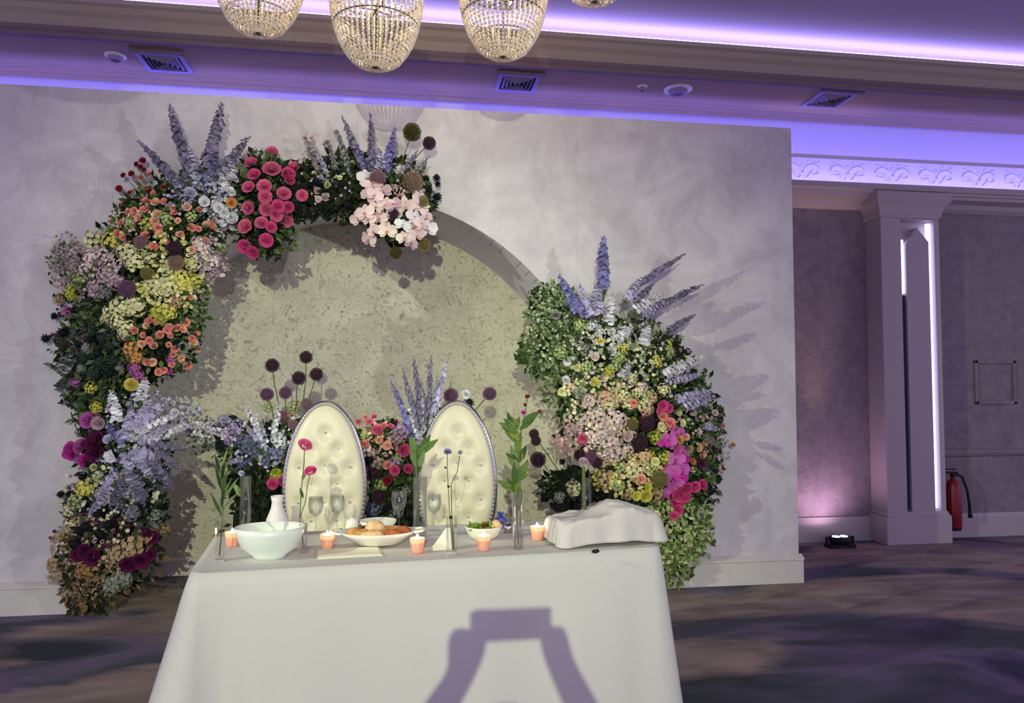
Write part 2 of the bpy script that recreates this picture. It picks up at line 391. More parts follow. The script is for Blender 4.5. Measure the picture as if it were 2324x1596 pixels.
def round_fixture(name, x, y, r, label, cat):
    t = empty(name, (x*1.02, y*1.02, ZC), label, cat); mb = MB()
    mb.lathe([(r*1.5, 0), (r*1.5, -.008), (r*1.15, -.014), (r, -.014)], 24); obj('rim', mb, M['china'], t, True, world=False)
    mb = MB(); mb.lathe([(r, -.014), (r*.95, -.035), (r*.6, -.045), (r*.55, -.03), (0.001, -.03)], 24); obj('body', mb, M['vent'], t, True, world=False)
round_fixture('smoke_detector', 2.40, 6.12, 0.085, 'round white smoke detector on the purple soffit', 'detector')
round_fixture('ceiling_sensor', 2.07, 6.10, 0.03, 'tiny round ceiling sensor left of the smoke detector', 'sensor')
round_fixture('ceiling_downlight', -2.2, 6.15, 0.055, 'small round unlit downlight left of the leftmost vent', 'downlight')

# pillar with recessed LED channel
pil = empty('pillar', (4.95, 6.62, 0), 'pale wall pillar with tall slot of violet LED tubes', 'pillar')
PF = 6.60
xa, xb, ca, cb = 4.64, 5.27, 4.855, 5.215
mb = MB()
mb.box((xa, PF, .30), (ca, RY, 3.16)); mb.box((cb, PF, .30), (xb, RY, 3.16)); mb.box((ca, PF, 3.145), (cb, RY, 3.16)); mb.box((ca, PF + .10, .30), (cb, RY, 3.145))
obj('shaft', mb, M['trimpaint'], pil, bevel=0.006)
mb = MB(); mb.box((xa - .03, PF - .035, 0), (xb + .03, RY, .27)); mb.prism([(PF - .035, .27), (PF, .31), (RY, .31), (RY, .27)], xa - .015, xb + .015); obj('base', mb, M['trimpaint'], pil, bevel=0.01)
mb = MB()
caps = [(3.16, 0), (3.19, .02), (3.22, .02), (3.27, .04), (3.31, .08), (3.34, .08)]
for (z0, d0), (z1, d1) in zip(caps[:-1], caps[1:]):
    a = [mb.vert(p) for p in ((xa-d0, PF-d0, z0), (xb+d0, PF-d0, z0), (xb+d0, RY, z0), (xa-d0, RY, z0))]
    b = [mb.vert(p) for p in ((xa-d1, PF-d1, z1), (xb+d1, PF-d1, z1), (xb+d1, RY, z1), (xa-d1, RY, z1))]
    for i in range(4): mb.face(a[i], a[(i+1) % 4], b[(i+1) % 4], b[i])
mb.face(*b)
mb.box((xa-.08, PF-.08, 3.34), (xb+.08, RY, 3.40)); obj('capital', mb, M['trimpaint'], pil)
mb = MB(); mb.poly_prism([(ca+.052, .30), (cb-.06, .30), (cb-.06, 2.93), ((ca+cb)/2 - .005, 3.07), (ca+.052, 2.90)], PF + .005, PF + .10); obj('inset_panel', mb, M['trimpaint'], pil)
mb = MB(); mb.box((cb-.055, PF + .03, .33), (cb-.018, PF + .06, 3.12)); obj('led_tube', mb, M['led_white'], pil)
mb = MB(); mb.box((ca+.015, PF + .03, 2.42), (ca+.045, PF + .06, 2.95)); obj('led_tube', mb, M['led_white'], pil)
mb = MB(); mb.box((ca+.012, PF + .03, .33), (ca+.05, PF + .06, 2.40)); o = obj('led_tube', mb, M['dark_slot'], pil); o['label'] = 'unlit dark tube'

# uplight on the floor at the wall
ul = empty('floor_uplight', (4.13, 6.58, 0), 'small black floor uplight glowing against the far wall', 'light')
mb = MB(); mb.box((-.13, -.06, 0), (.13, .06, .03)); mb.box((-.14, -.015, .03), (-.125, .015, .10)); mb.box((.125, -.015, .03), (.14, .015, .10)); obj('bracket', mb, M['black'], ul, world=False, bevel=.004)
mb = MB(); mb.lathe([(.001, .035), (.06, .035), (.075, .06), (.08, .10), (.07, .10)], 20, sx=1.4); obj('housing', mb, M['black'], ul, True, world=False)
for sx in (-.04, .04):
    mb = MB(); mb.lathe([(.001, .104), (.034, .104), (.034, .098)], 16, o=(sx, 0, 0)); obj('lens', mb, emis('uplight_lens', (1, .85, .95, 1), 12), ul, False, world=False)
spot('floor_uplight_beam', (4.10, 6.56, 0.13), (3.98, 6.83, 1.3), 22, (1.0, 0.60, 0.90), 150, 1.0, 0.03)
spot('floor_uplight_flood', (4.10, 6.50, 0.13), (4.0, 6.83, 3.3), 90, (1.0, 0.62, 0.5), 26, 0.8, 0.03)

# fire extinguisher
fe = empty('fire_extinguisher', (5.43, 6.70, 0), 'red fire extinguisher with black hose beside the pillar', 'fire extinguisher')
mb = MB(); mb.lathe([(.001, .0), (.062, 0), (.068, .02), (.068, .40), (.055, .45), (.025, .48), (.02, .50)], 20, o=(0, 0, .12)); obj('cylinder', mb, M['redpaint'], fe, True, world=False)
mb = MB(); mb.box((-.02, -.02, .62), (.02, .02, .66)); mb.box((-.08, -.012, .655), (.05, .012, .67)); mb.box((-.09, -.012, .69), (.03, .012, .70)); obj('valve', mb, M['black'], fe, world=False)
mb = MB(); mb.tube([(.02, 0, .65), (.09, -.01, .62), (.13, -.02, .5), (.15, -.02, .38), (.155, -.02, .30)], .013, 8); obj('hose', mb, M['black'], fe, True, world=False)
mb = MB(); mb.tube([(.155, -.02, .30), (.16, -.02, .22)], [.014, .022], 8); obj('nozzle', mb, M['black'], fe, True, world=False)
mb = MB(); mb.box((-.075, .0, .09), (.075, .165, .12)); mb.box((-.075, .15, .09), (.075, .165, .35)); obj('bracket', mb, M['black'], fe, world=False)

# ------------------------------------------------------------------ backdrop wall with arched niche
BX0, BX1, BZ = -3.6, 3.085, 3.565
ACX, ASP, ARR = -0.30, 1.10, 1.80      # arch centre x, spring height, radius
bd = empty('backdrop_wall', (0, WY, 0), 'mottled pale grey event backdrop wall with deep arched niche', 'backdrop')
BT = 0.25
def arch_pts(n0, n1, N=64):
    return [(ACX + ARR*math.cos(math.pi*(n0 + (n1-n0)*i/N)), ASP + ARR*math.sin(math.pi*(n0 + (n1-n0)*i/N))) for i in range(N+1)]
seams = [BX0, -1.95, ACX, 1.33, BX1]   # panel joints
def panel(x0, x1):
    cols = []; n = 40
    xs = sorted(set([x0, x1] + [x0 + (x1-x0)*i/n for i in range(n+1)] + [x for x in (ACX-ARR, ACX+ARR) if x0 < x < x1]))
    mb = MB()
    for a, b in zip(xs[:-1], xs[1:]):
        def zb(x):
            d = abs(x - ACX)
            return ASP + math.sqrt(max(ARR*ARR - d*d, 0)) if d <= ARR + 1e-6 else 0
        mid = (a + b) / 2
        za, zb_ = (zb(a), zb(b)) if abs(mid - ACX) < ARR else (0, 0)
        c = [(a, za), (b, zb_), (b, BZ), (a, BZ)]
        f = [mb.vert((x, WY, z)) for x, z in c]; k = [mb.vert((x, WY + BT, z)) for x, z in c]
        mb.face(*f); mb.face(*k[::-1]); mb.face(f[3], f[2], k[2], k[3]); mb.face(f[1], f[0], k[0], k[1])
        if a == x0: mb.face(f[0], f[3], k[3], k[0])
        if b == x1: mb.face(f[2], f[1], k[1], k[2])
    return mb
for i, (a, b) in enumerate(zip(seams[:-1], seams[1:])):
    obj('panel', panel(a + .0004, b - .0004), M['wall'], bd)
# reveal of the arch
mb = MB()
pts = [(ACX + ARR, 0)] + arch_pts(0, 1) + [(ACX - ARR, 0)]
f = [mb.vert((x, WY + .001, z)) for x, z in pts]; k = [mb.vert((x, NY, z)) for x, z in pts]
out = [(ACX + (x-ACX)*1.02, z if z == 0 else ASP + (z-ASP)*1.02) for x, z in pts]
f2 = [mb.vert((x, WY + .001, z)) for x, z in out]; k2 = [mb.vert((x, NY, z)) for x, z in out]
for i in range(len(pts) - 1):
    mb.face(f[i], k[i], k[i+1], f[i+1]); mb.face(f2[i], f2[i+1], k2[i+1], k2[i]); mb.face(f[i], f[i+1], f2[i+1], f2[i])
obj('arch_reveal', mb, M['reveal'], bd, smooth=False)
mb = MB(); mb.box((ACX - ARR - .1, NY, 0), (ACX + ARR + .1, NY + .06, BZ - .5)); obj('niche_back', mb, M['niche'], bd)
for a, b in ((BX0, ACX - ARR - .02), (ACX + ARR + .02, BX1 + .02)):
    mb = MB(); mb.prism([(WY - .001, 0), (WY - .035, 0), (WY - .035, .17), (WY - .045, .175), (WY - .045, .19), (WY - .02, .205), (WY - .001, .215)], a, b); obj('skirting', mb, M['skirt'], bd)
mb = MB(); mb.prism([(NY - .001, 0), (NY - .03, 0), (NY - .03, .12), (NY - .001, .14)], ACX - ARR, ACX + ARR); obj('skirting', mb, M['skirt'], bd)

# ------------------------------------------------------------------ flower meshes (unit size, facing +Z)
Z = Vector((0, 0, 1))
def pol(a, e=0): return Vector((math.cos(a)*math.cos(e), math.sin(a)*math.cos(e), math.sin(e)))
def sh(mb, a=.8, b=1.12): v = U(a, b); mb.val = (v, v*U(.96, 1.03), v*U(.97, 1.05))
def rose_mesh(k):
    mb = MB()
    for n, rr, L, W, el, z in ((5, .02, .19, .2, 1.3, .20), (6, .07, .24, .26, 1.1, .15), (8, .12, .28, .30, .85, .08), (9, .15, .32, .34, .55, .02), (9, .16, .34, .38, .2, -.04)):
        o = U(0, 6)
        for i in range(n):
            sh(mb, .84, 1.1); a = o + 2*math.pi*i/n + U(-.1, .1); d = pol(a, el + U(-.08, .08))
            mb.petal(pol(a)*rr + Z*z, d, Z if el < .9 else -pol(a), L, W, .22 if el < .9 else .3, 2)
    mb.val = (.85, .8, .85); mb.ball((0, 0, .2), (.13, .13, .15), 8, 6)
    mb.cur = 1; mb.val = (1, 1, 1)
    mb.tube([(0, 0, -.02), (0.02, 0, -.15), (0, .02, -.3)], .02, 5)
    return mb.mesh('rose', [M['petal'], M['stem']], True, 'shade')
def carnation_mesh():
    mb = MB()
    for n, L, el in ((5, .34, 1.2), (7, .42, .75), (8, .48, .25)):
        o = U(0, 6)
        for i in range(n):
            sh(mb, .75, 1.15); a = o + 2*math.pi*i/n + U(-.15, .15); mb.petal(Vector((0, 0, 0)), pol(a, el), Z, L, .36, U(-.1, .3), 2, (.3, .9, 1))
    mb.cur = 1; mb.tube([(0, 0, 0), (0, 0, -.4)], [.09, .04], 5)
    return mb.mesh('carnation', [M['petal'], M['stem']], True, 'shade')
def hyd_mesh(n=34, np_=4):
    mb = MB()
    for i in range(n):
        z = 1 - 1.25*(i + .5)/n; r = math.sqrt(max(0, 1 - z*z)); a = i*2.39996 + U(-.2, .2)
        d = Vector((r*math.cos(a), r*math.sin(a), z)); c = d*U(.36, .48); t = d.orthogonal().normalized(); b = d.cross(t); o = U(0, 6)
        sh(mb, .78, 1.15)
        for k in range(np_):
            q = o + 2*math.pi*k/np_; mb.petal(c, t*math.cos(q) + b*math.sin(q) + d*.35, d, .135, .13, .0, 1)
    mb.cur = 1; mb.ball((0, 0, 0), .3, 8, 5); mb.tube([(0, 0, 0), (0, 0, -.4)], .03, 5)
    return mb.mesh('hydrangea', [M['petal'], M['stem']], True, 'shade')
def allium_mesh(n=150):
    mb = MB()
    mb.val = (.55, .5, .5); mb.ball((0, 0, 0), .36, 10, 7)
    for i in range(n):
        z = 1 - 2*(i + .5)/n; r = math.sqrt(1 - z*z); a = i*2.39996
        d = Vector((r*math.cos(a), r*math.sin(a), z)); t = d.orthogonal().normalized(); b = d.cross(t); o = U(0, 6); c = d*U(.40, .46); sh(mb, .7, 1.35)
        for k in range(5):
            q = o + 2*math.pi*k/5; e1 = t*math.cos(q) + b*math.sin(q); e2 = t*math.cos(q+.5) + b*math.sin(q+.5)
            mb.face(mb.vert(c - d*.08), mb.vert(c + e2*.03), mb.vert(c + e1*.085 + d*.03))
    return mb.mesh('allium', [M['petal']], False, 'shade')
def thistle_mesh():
    mb = MB(); mb.val = (.8, .8, .8); mb.ball((0, 0, .1), (.24, .24, .34), 8, 6)
    for i in range(60):
        z = 1 - 1.7*(i + .5)/60; r = math.sqrt(1 - z*z); a = i*2.39996; d = Vector((r*math.cos(a), r*math.sin(a), z)); sh(mb, .7, 1.4)
        c = Vector((d.x*.22, d.y*.22, .1 + d.z*.32)); t = d.orthogonal().normalized()*.035; mb.face(mb.vert(c + t), mb.vert(c - t), mb.vert(c + d*.14))
    for i in range(11):
        sh(mb, .8, 1.3); mb.petal(Z*-.1, pol(i*.571, U(-.1, .35)), Z, U(.38, .55), .12, .1, 1)
    mb.cur = 1; mb.tube([(0, 0, -.1), (0, 0, -.45)], .025, 4)
    return mb.mesh('thistle', [M['petal'], M['stem']], False, 'shade')
def orchid_mesh():
    mb = MB()
    for a, L, W in ((math.pi/2, .46, .32), (math.pi*1.2, .46, .30), (math.pi*1.8, .46, .30)):
        sh(mb, .9, 1.05); mb.petal(Z*-.02, pol(a, .05), Z, L, W, -.12, 3, (.3, .9, 1, .35))
    for a in (.15, math.pi - .15):
        sh(mb, .95, 1.1); mb.petal(Vector((0, 0, .02)), pol(a, .12), Z, .5, .52, -.15, 3, (.25, .9, 1, .6))
    mb.val = (.85, .55, .62); mb.petal(Z*.03, pol(-math.pi/2, .7), Z, .2, .18, .3, 2); mb.petal(Z*.03, pol(-1.0, 1.0), Z, .14, .1, .3, 1); mb.petal(Z*.03, pol(-2.1, 1.0), Z, .14, .1, .3, 1)
    mb.val = (1.0, .85, .5); mb.ball((0, 0, .05), .045, 6, 4)
    return mb.mesh('orchid', [M['petal']], True, 'shade')
def spike_mesh(n, rad, loose):
    mb = MB()
    for i in range(n):
        t = i / n; z = .08 + .9*t; s_ = rad * (1.1 - .55*t**2.2) * U(.8, 1.2); a = i*2.39996 + U(-.3, .3)
        d = pol(a, .25 + .5*t); c = Vector((0, 0, z)) + d*s_*U(.35, .62); nrm = d; tt = nrm.orthogonal().normalized(); b = nrm.cross(tt); o = U(0, 6)
        sh(mb, .7, 1.2); pr = s_*U(.5, .68)
        if t > .86: mb.petal(Vector((0, 0, z)), d, Z, s_*1.1, s_*.6, .2, 1); continue
        for k in range(5):
            q = o + 2*math.pi*k/5; mb.petal(c, tt*math.cos(q) + b*math.sin(q) + nrm*.3, nrm, pr, pr*.85, .1, 1)
    mb.cur = 1; mb.tube([(0, 0, -.15), (0, .005, .5), (0, 0, .98)], [.016, .013, .005], 5)
    for i in range(5):
        mb.leaf(Vector((0, 0, U(-.12, .05))), pol(U(0, 6), .8), Z, .16, .06)
    return mb.mesh('delphinium', [M['petal'], M['stem']], False, 'shade')
FL = dict(rose=[rose_mesh(0), rose_mesh(1), rose_mesh(2)], carnation=[carnation_mesh(), carnation_mesh()], hydrangea=[hyd_mesh(), hyd_mesh(40), hyd_mesh(28, 5)],
          allium=[allium_mesh()], thistle=[thistle_mesh()], orchid=[orchid_mesh(), orchid_mesh()],
          delphinium=[spike_mesh(64, .1, 0), spike_mesh(56, .1, 0), spike_mesh(70, .1, 0)])
CC = dict(pink=(232, 122, 166), hot=(226, 92, 156), coral=(242, 164, 150), peach=(250, 200, 172), dred=(150, 44, 62), mag=(206, 66, 172), orch=(206, 108, 190), plum=(104, 34, 84),
          cream=(244, 240, 190), yel=(236, 230, 120), ygr=(206, 210, 92), blush=(246, 226, 222), mauve=(206, 178, 190), tan=(196, 170, 132), brown=(176, 132, 84), orange=(224, 166, 100),
          white=(240, 240, 246), lav=(200, 196, 224), blue=(142, 140, 196), dusk=(138, 134, 160), sage=(150, 156, 150), alld=(84, 60, 76), allp=(136, 98, 132), allm=(160, 128, 140), allt=(172, 150, 130), allo=(150, 144, 92), allg=(98, 94, 50),
          thist=(58, 70, 66), thisd=(36, 40, 44), lilac=(188, 156, 206), bluehy=(128, 132, 168), lgrn=(190, 206, 140))

class Arrangement:
    """flowers in foam on one carrier; circles give the mass: photo x, y, radius and depth in metres"""
    def __init__(s, name, loc, plane, circles, label, cat='flowers', group=None):
        s.root = empty(name, loc, label, cat, group); s.Y = plane; s.c = circles
    def bulge(s, x, y):
        best, lat = 0.03, Vector((0, 0))
        for cx, cy, r, b in s.c:
            d2 = ((x-cx)**2 + (y-cy)**2) / (r*r)
            if d2 < 1:
                q = b*math.sqrt(1 - d2)
                if q > best: best = q; lat = Vector((x-cx, y-cy))/r
        return best, lat
    def point(s, x, y, extra=0.0):
        b, lat = s.bulge(x, y); return PY(x, y, s.Y - b - extra), lat
    def normal(s, lat, jit=.35):
        return Vector((lat.x*.7 + U(-jit, jit), -1, -lat.y*.7 + .1 + U(-jit, jit))).normalized()
    def put(s, kind, x, y, d, c, extra=0.0, jit=.35, face=None):
        P, lat = s.point(x, y, extra); n = face or s.normal(lat, jit)
        o = link(kind, random.choice(FL[kind]), s.root); o.location = P - s.root.location
        o.rotation_mode = 'QUATERNION'; o.rotation_quaternion = n.to_track_quat('Z', 'Y') @ Quaternion(Z, U(0, 6.28) if kind != 'orchid' else U(-.7, .7))
        sc = d*MPP(P); o.scale = (sc, sc, sc)
        v = U(.9, 1.08); q = rgb(*CC[c]); o.color = (min(q[0]*v, 1), min(q[1]*v*U(.95, 1.05), 1), min(q[2]*v, 1), 1); return o
    def spike(s, tip, base, wpx, c, tipout=.14, baseout=None):
        B, _ = s.point(*base); 
        if baseout is not None: B = PY(base[0], base[1], s.Y - baseout)
        T = PY(tip[0], tip[1], s.Y - tipout); v = T - B; L = v.length
        o = link('delphinium', random.choice(FL['delphinium']), s.root); o.location = B - s.root.location
        o.rotation_mode = 'QUATERNION'; o.rotation_quaternion = v.to_track_quat('Z', 'Y') @ Quaternion(Z, U(0, 6.28))
        wd = wpx*MPP(T)/.2; o.scale = (wd, wd, L); v = U(.9, 1.08); q = rgb(*CC[c]); o.color = (q[0]*v, q[1]*v, q[2]*v, 1); return o
    def stem(s, a, b, ea=.14, eb=.1, r=.004):
        mb = MB(); A = PY(a[0], a[1], s.Y - ea); B = PY(b[0], b[1], s.Y - eb); m = (A+B)/2 + Vector((U(-.01, .01), 0, U(-.01, .01)))
        mb.tube([A, m, B], r, 5); obj('stem', mb, M['stem'], s.root, True)
    def foam(s, k=.72):
        mb = MB()
        for x, y, r, b in s.c:
            P = PY(x, y, s.Y - .02); R = r*k*MPP(P); mb.ball(P, (R, b*.62, R), 12, 8, .5)
        for i, q in enumerate(mb.v):
            if q[1] > s.Y - .005: mb.v[i] = (q[0], s.Y - .005, q[2])
        obj('floral_foam', mb, M['foam'], s.root, True)
    def scatter(s, zones, name, leaf=True):
        """zones: (x, y, rx, ry, count, size range, colours)"""
        mb = MB()
        for x, y, rx, ry, n, (a, b), cols in zones:
            for _ in range(n):
                t, r = U(0, 6.283), math.sqrt(RND()); k_ = 1.0 if RND() < .8 else U(1.0, 1.22); px, py = x + rx*r*k_*math.cos(t), y + ry*r*k_*math.sin(t)
                bb, lat = s.bulge(px, py); P = PY(px, py, s.Y - max(bb*U(.72, 1.08) if leaf else bb*U(.9, 1.12), .02) - (.0 if leaf else .015)); sc = U(a, b)*MPP(P)
                c = rgb(*random.choice(cols)); v = U(.75, 1.2); mb.val = (c[0]*v, c[1]*v, c[2]*v); n_ = s.normal(lat, .6)
                if leaf:
                    d = Vector((lat.x + U(-1, 1), U(-.9, .1), -lat.y + U(-1, 1))); mb.leaf(P, d, n_, sc, sc*U(.42, .6))
                else:
                    tt = n_.orthogonal().normalized(); bt = n_.cross(tt); o = U(0, 6); k5 = 5
                    for k in range(k5):
                        q = o + 2*math.pi*k/k5; mb.petal(P, tt*math.cos(q) + bt*math.sin(q) + n_*.45, n_, sc*.55, sc*.5, .15, 1)
        return tag(obj(name, mb, M['foliage'], s.root, False, attr='tint'), kind='stuff')
    def sprinkle(s, kind, x, y, rx, ry, n, size, cols, extra=.0):
        for _ in range(n):
            t, r = U(0, 6.283), math.sqrt(RND()); s.put(kind, x + rx*r*math.cos(t), y + ry*r*math.sin(t), U(*size), random.choice(cols), extra)
def q1(x, y): return 80 + x/3.192, 220 + y/3.192
def q2(x, y): return 500 + x/3.192, 220 + y/3.192
def q3(x, y): return 60 + x/3.99, 620 + y/3.99
def q4(x, y): return 60 + x/3.192, 920 + y/3.192
def q5(x, y): return 1150 + x/3.873, 520 + y/3.873
def q6(x, y): return 1150 + x/3.47, 880 + y/3.47
def q7(x, y): return 420 + x/3.47, 780 + y/3.47
def q8(x, y): return 780 + x/3.47, 780 + y/3.47
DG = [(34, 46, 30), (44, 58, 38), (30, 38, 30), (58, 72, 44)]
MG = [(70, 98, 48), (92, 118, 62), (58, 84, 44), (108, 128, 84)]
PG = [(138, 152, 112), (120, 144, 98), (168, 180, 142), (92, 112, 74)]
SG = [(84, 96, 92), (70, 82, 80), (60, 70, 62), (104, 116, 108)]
BR = [(120, 98, 70), (96, 78, 58), (142, 120, 90), (70, 62, 44)]

# ---- garland over the left and top of the arch
G = Arrangement('arch_flower_garland', (-1.9, WY - .05, 0), WY - .05,
    [(205, 1340, 60, .13), (250, 1260, 115, .22), (265, 1150, 115, .25), (275, 1040, 115, .28), (235, 940, 75, .24), (245, 850, 105, .25), (310, 765, 140, .30), (320, 655, 148, .31),
     (375, 545, 135, .30), (405, 475, 95, .26), (480, 450, 85, .25), (600, 440, 90, .24), (595, 530, 68, .22), (700, 430, 75, .2), (790, 430, 80, .22), (880, 450, 90, .25), (905, 505, 82, .25)],
    'mixed flower garland climbing the left side and crown of the arch')
G.foam()
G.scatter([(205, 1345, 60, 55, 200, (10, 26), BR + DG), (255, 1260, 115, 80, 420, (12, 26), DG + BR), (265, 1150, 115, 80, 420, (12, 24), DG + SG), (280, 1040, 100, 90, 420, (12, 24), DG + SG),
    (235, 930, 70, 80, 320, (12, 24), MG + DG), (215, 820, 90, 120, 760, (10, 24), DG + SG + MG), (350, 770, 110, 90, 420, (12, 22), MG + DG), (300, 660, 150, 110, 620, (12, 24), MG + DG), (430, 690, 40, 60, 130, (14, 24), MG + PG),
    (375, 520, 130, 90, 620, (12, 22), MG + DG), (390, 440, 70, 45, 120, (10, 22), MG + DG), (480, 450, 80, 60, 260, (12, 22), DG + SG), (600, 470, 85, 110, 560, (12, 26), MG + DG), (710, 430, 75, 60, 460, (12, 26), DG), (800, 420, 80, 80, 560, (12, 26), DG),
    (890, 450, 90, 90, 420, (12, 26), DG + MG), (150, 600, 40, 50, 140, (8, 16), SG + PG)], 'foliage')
for x, y, d in ((1715, 405, 88), (1712, 530, 122), (1565, 480, 92), (1588, 565, 90), (1875, 515, 92), (1832, 562, 98), (1840, 605, 80), (1547, 657, 92), (1660, 650, 100), (1665, 725, 96), (1800, 705, 100), (1545, 805, 92), (1672, 815, 96), (1757, 795, 98), (1745, 855, 94), (1830, 800, 86), (1525, 940, 104), (1640, 915, 92), (1708, 945, 80), (1815, 895, 100), (1675, 1040, 100), (1518, 1083, 100), (1580, 1125, 94), (1935, 715, 84)):
    G.put('rose', *q1(x, y), d/3.192*1.12, random.choice(['pink', 'pink', 'hot']), .03 + U(0, .05), .22)
G.stem(q1(1712, 420), q1(1690, 600), .27, .22)
for x, y in ((737, 490), (780, 465), (765, 510), (785, 530), (830, 560), (765, 585), (700, 560), (920, 540), (610, 665), (705, 690), (795, 660), (860, 700), (930, 660), (630, 780), (825, 690), (640, 570), (690, 700)):
    G.put('carnation', *q1(x, y), U(13, 18), random.choice(['dred', 'dred', 'coral']), .03)
    if RND() < .7: G.stem(q1(x, y), q1(x + (960-x)*.4, y + (800-y)*.5), .14, .2, .002)
for x, y in ((870, 770), (800, 760), (935, 760), (720, 830), (750, 880), (680, 840), (790, 820), (1000, 800), (1095, 800), (1005, 845), (1190, 820), (885, 850), (565, 900), (630, 915), (865, 900), (1035, 900), (890, 950), (1130, 950), (600, 990), (640, 1015), (1270, 920), (1290, 950), (1050, 1000), (800, 1005), (905, 1000), (660, 1080), (1230, 1040), (1130, 1110), (945, 1050), (860, 1080), (1180, 960), (1240, 930)):
    G.put('carnation', *q1(x, y), U(17, 25), random.choice(['coral', 'coral', 'peach', 'coral']), .02)
for x, y in ((1110, 440), (1170, 450), (1080, 480), (1290, 490), (1370, 500), (1445, 450), (1420, 520), (1540, 545), (1210, 560), (1060, 565), (1110, 610), (1045, 640), (1155, 650), (1290, 650), (1340, 690), (1510, 630), (1560, 690), (1330, 740), (1400, 770), (1460, 835), (1140, 805), (1090, 800), (1240, 875), (1195, 895), (1315, 830), (1480, 220), (980, 520), (1275, 515), (1300, 570), (1500, 590)):
    G.put('carnation', *q3(x, y), U(15, 23), random.choice(['coral', 'coral', 'peach']), .02)
for x, y, d, c in ((430, 1040, 150, 'cream'), (560, 1050, 140, 'yel'), (680, 1130, 150, 'cream'), (720, 1200, 130, 'cream'), (950, 1370, 150, 'cream'), (1050, 1330, 150, 'yel'), (850, 1370, 130, 'cream'), (790, 1130, 90, 'lgrn'), (840, 1180, 110, 'cream'), (1140, 1210, 110, 'cream'), (1150, 1340, 120, 'yel'), (620, 1520, 150, 'cream'), (730, 1520, 150, 'cream'), (900, 1570, 150, 'ygr'),
                 (420, 1170, 120, 'blush'), (510, 1150, 110, 'blush'), (520, 1290, 130, 'mauve'), (380, 1250, 110, 'blush'), (290, 1140, 120, 'mauve'), (290, 1220, 110, 'mauve'), (600, 1350, 110, 'mauve'), (330, 1330, 110, 'lgrn'), (280, 1400, 110, 'ygr'), (440, 1380, 110, 'mauve'), (1200, 1120, 120, 'blush'), (1270, 1200, 120, 'blush'), (1340, 1090, 100, 'lgrn'), (1320, 990, 100, 'white'), (1180, 1060, 100, 'blush'), (1280, 1270, 90, 'mauve'), (960, 1250, 100, 'cream'), (540, 980, 90, 'lgrn'), (180, 1120, 90, 'sage'), (200, 1200, 100, 'sage'), (940, 890, 110, 'lgrn'), (820, 930, 110, 'ygr'), (1130, 870, 90, 'lgrn'), (690, 920, 90, 'lgrn')):
    G.put('hydrangea', *q1(x, y), d/3.192*1.12, c, -.005)
for x, y, d, c in ((760, 350, 130, 'cream'), (900, 320, 150, 'cream'), (1000, 290, 120, 'cream'), (830, 440, 140, 'cream'), (900, 490, 140, 'cream'), (720, 420, 90, 'cream'), (890, 560, 110, 'cream'), (1170, 370, 130, 'ygr'), (1290, 360, 130, 'yel'), (960, 690, 160, 'orange'), (990, 770, 120, 'orange'), (1350, 260, 120, 'tan'), (980, 860, 110, 'orch'), (1010, 920, 110, 'orch'), (365, 340, 95, 'orch'), (1300, 780, 70, 'orch'), (1290, 890, 70, 'mag'), (460, 990, 100, 'orch'), (590, 1040, 110, 'ygr'), (640, 1220, 110, 'ygr'), (400, 200, 110, 'ygr'), (300, 240, 100, 'tan'), (1430, 120, 130, 'yel'), (1250, 110, 130, 'cream'), (1200, 170, 110, 'cream'), (1060, 130, 110, 'ygr'), (720, 180, 110, 'sage'), (1230, 440, 80, 'lgrn'), (560, 1330, 120, 'orch'), (640, 1330, 100, 'orch')):
    G.put('hydrangea', *q3(x, y), d/3.99*1.15, c, .0)
G.put('rose', *q3(950, 1010), 32, 'yel', .04)
for x, y, d, c in ((665, 1390, 140, 'allp'), (1005, 1100, 125, 'alld'), (765, 1050, 105, 'allm'), (1020, 1200, 125, 'allt'), (810, 1280, 105, 'allo')):
    G.put('allium', *q1(x, y), d/3.192, c, .05)
for x, y, d in ((255, 390, 75), (445, 340, 90), (175, 595, 85), (340, 540, 110), (345, 680, 110), (430, 440, 80), (380, 935, 75), (540, 410, 70), (490, 540, 90), (500, 870, 90), (620, 500, 110), (560, 680, 120), (660, 720, 110), (760, 660, 100), (530, 780, 110), (660, 830, 120), (800, 800, 110), (760, 900, 100), (620, 920, 100), (850, 860, 90), (700, 590, 100), (480, 650, 90), (590, 600, 100)):
    G.put('thistle', *q3(x, y), d/3.99*1.25, random.choice(['thist', 'thist', 'thisd', 'sage']) if x > 480 else random.choice(['thist', 'thisd']), .02)
G.stem(q3(190, 595), q3(430, 600), .05, .1, .002)
# plume of pale delphiniums half-way up the left side
for t, b, wd, c in (((252, 885), (268, 965), 30, 'white'), ((330, 855), (318, 915), 32, 'white'), ((440, 962), (330, 1000), 26, 'white'), ((376, 905), (300, 985), 34, 'lav'), ((350, 900), (300, 980), 30, 'lav'), ((420, 1078), (350, 1010), 20, 'dusk'), ((424, 1022), (330, 1005), 24, 'dusk'), ((396, 1112), (330, 1030), 30, 'dusk'), ((348, 1086), (298, 1018), 36, 'lav'), ((300, 1110), (285, 1020), 34, 'lav'), ((225, 1130), (270, 1060), 30, 'lav'), ((405, 935), (310, 985), 24, 'white'), ((240, 960), (285, 1010), 26, 'blue'), ((250, 1150), (290, 1080), 30, 'dusk'), ((330, 1150), (300, 1070), 34, 'dusk'), ((200, 1170), (260, 1100), 26, 'lav'), ((300, 920), (285, 1000), 28, 'lav'), ((390, 965), (310, 1010), 30, 'lav'), ((360, 1040), (300, 1020), 30, 'lav')):
    G.spike(t, b, wd, c, .31, .29)
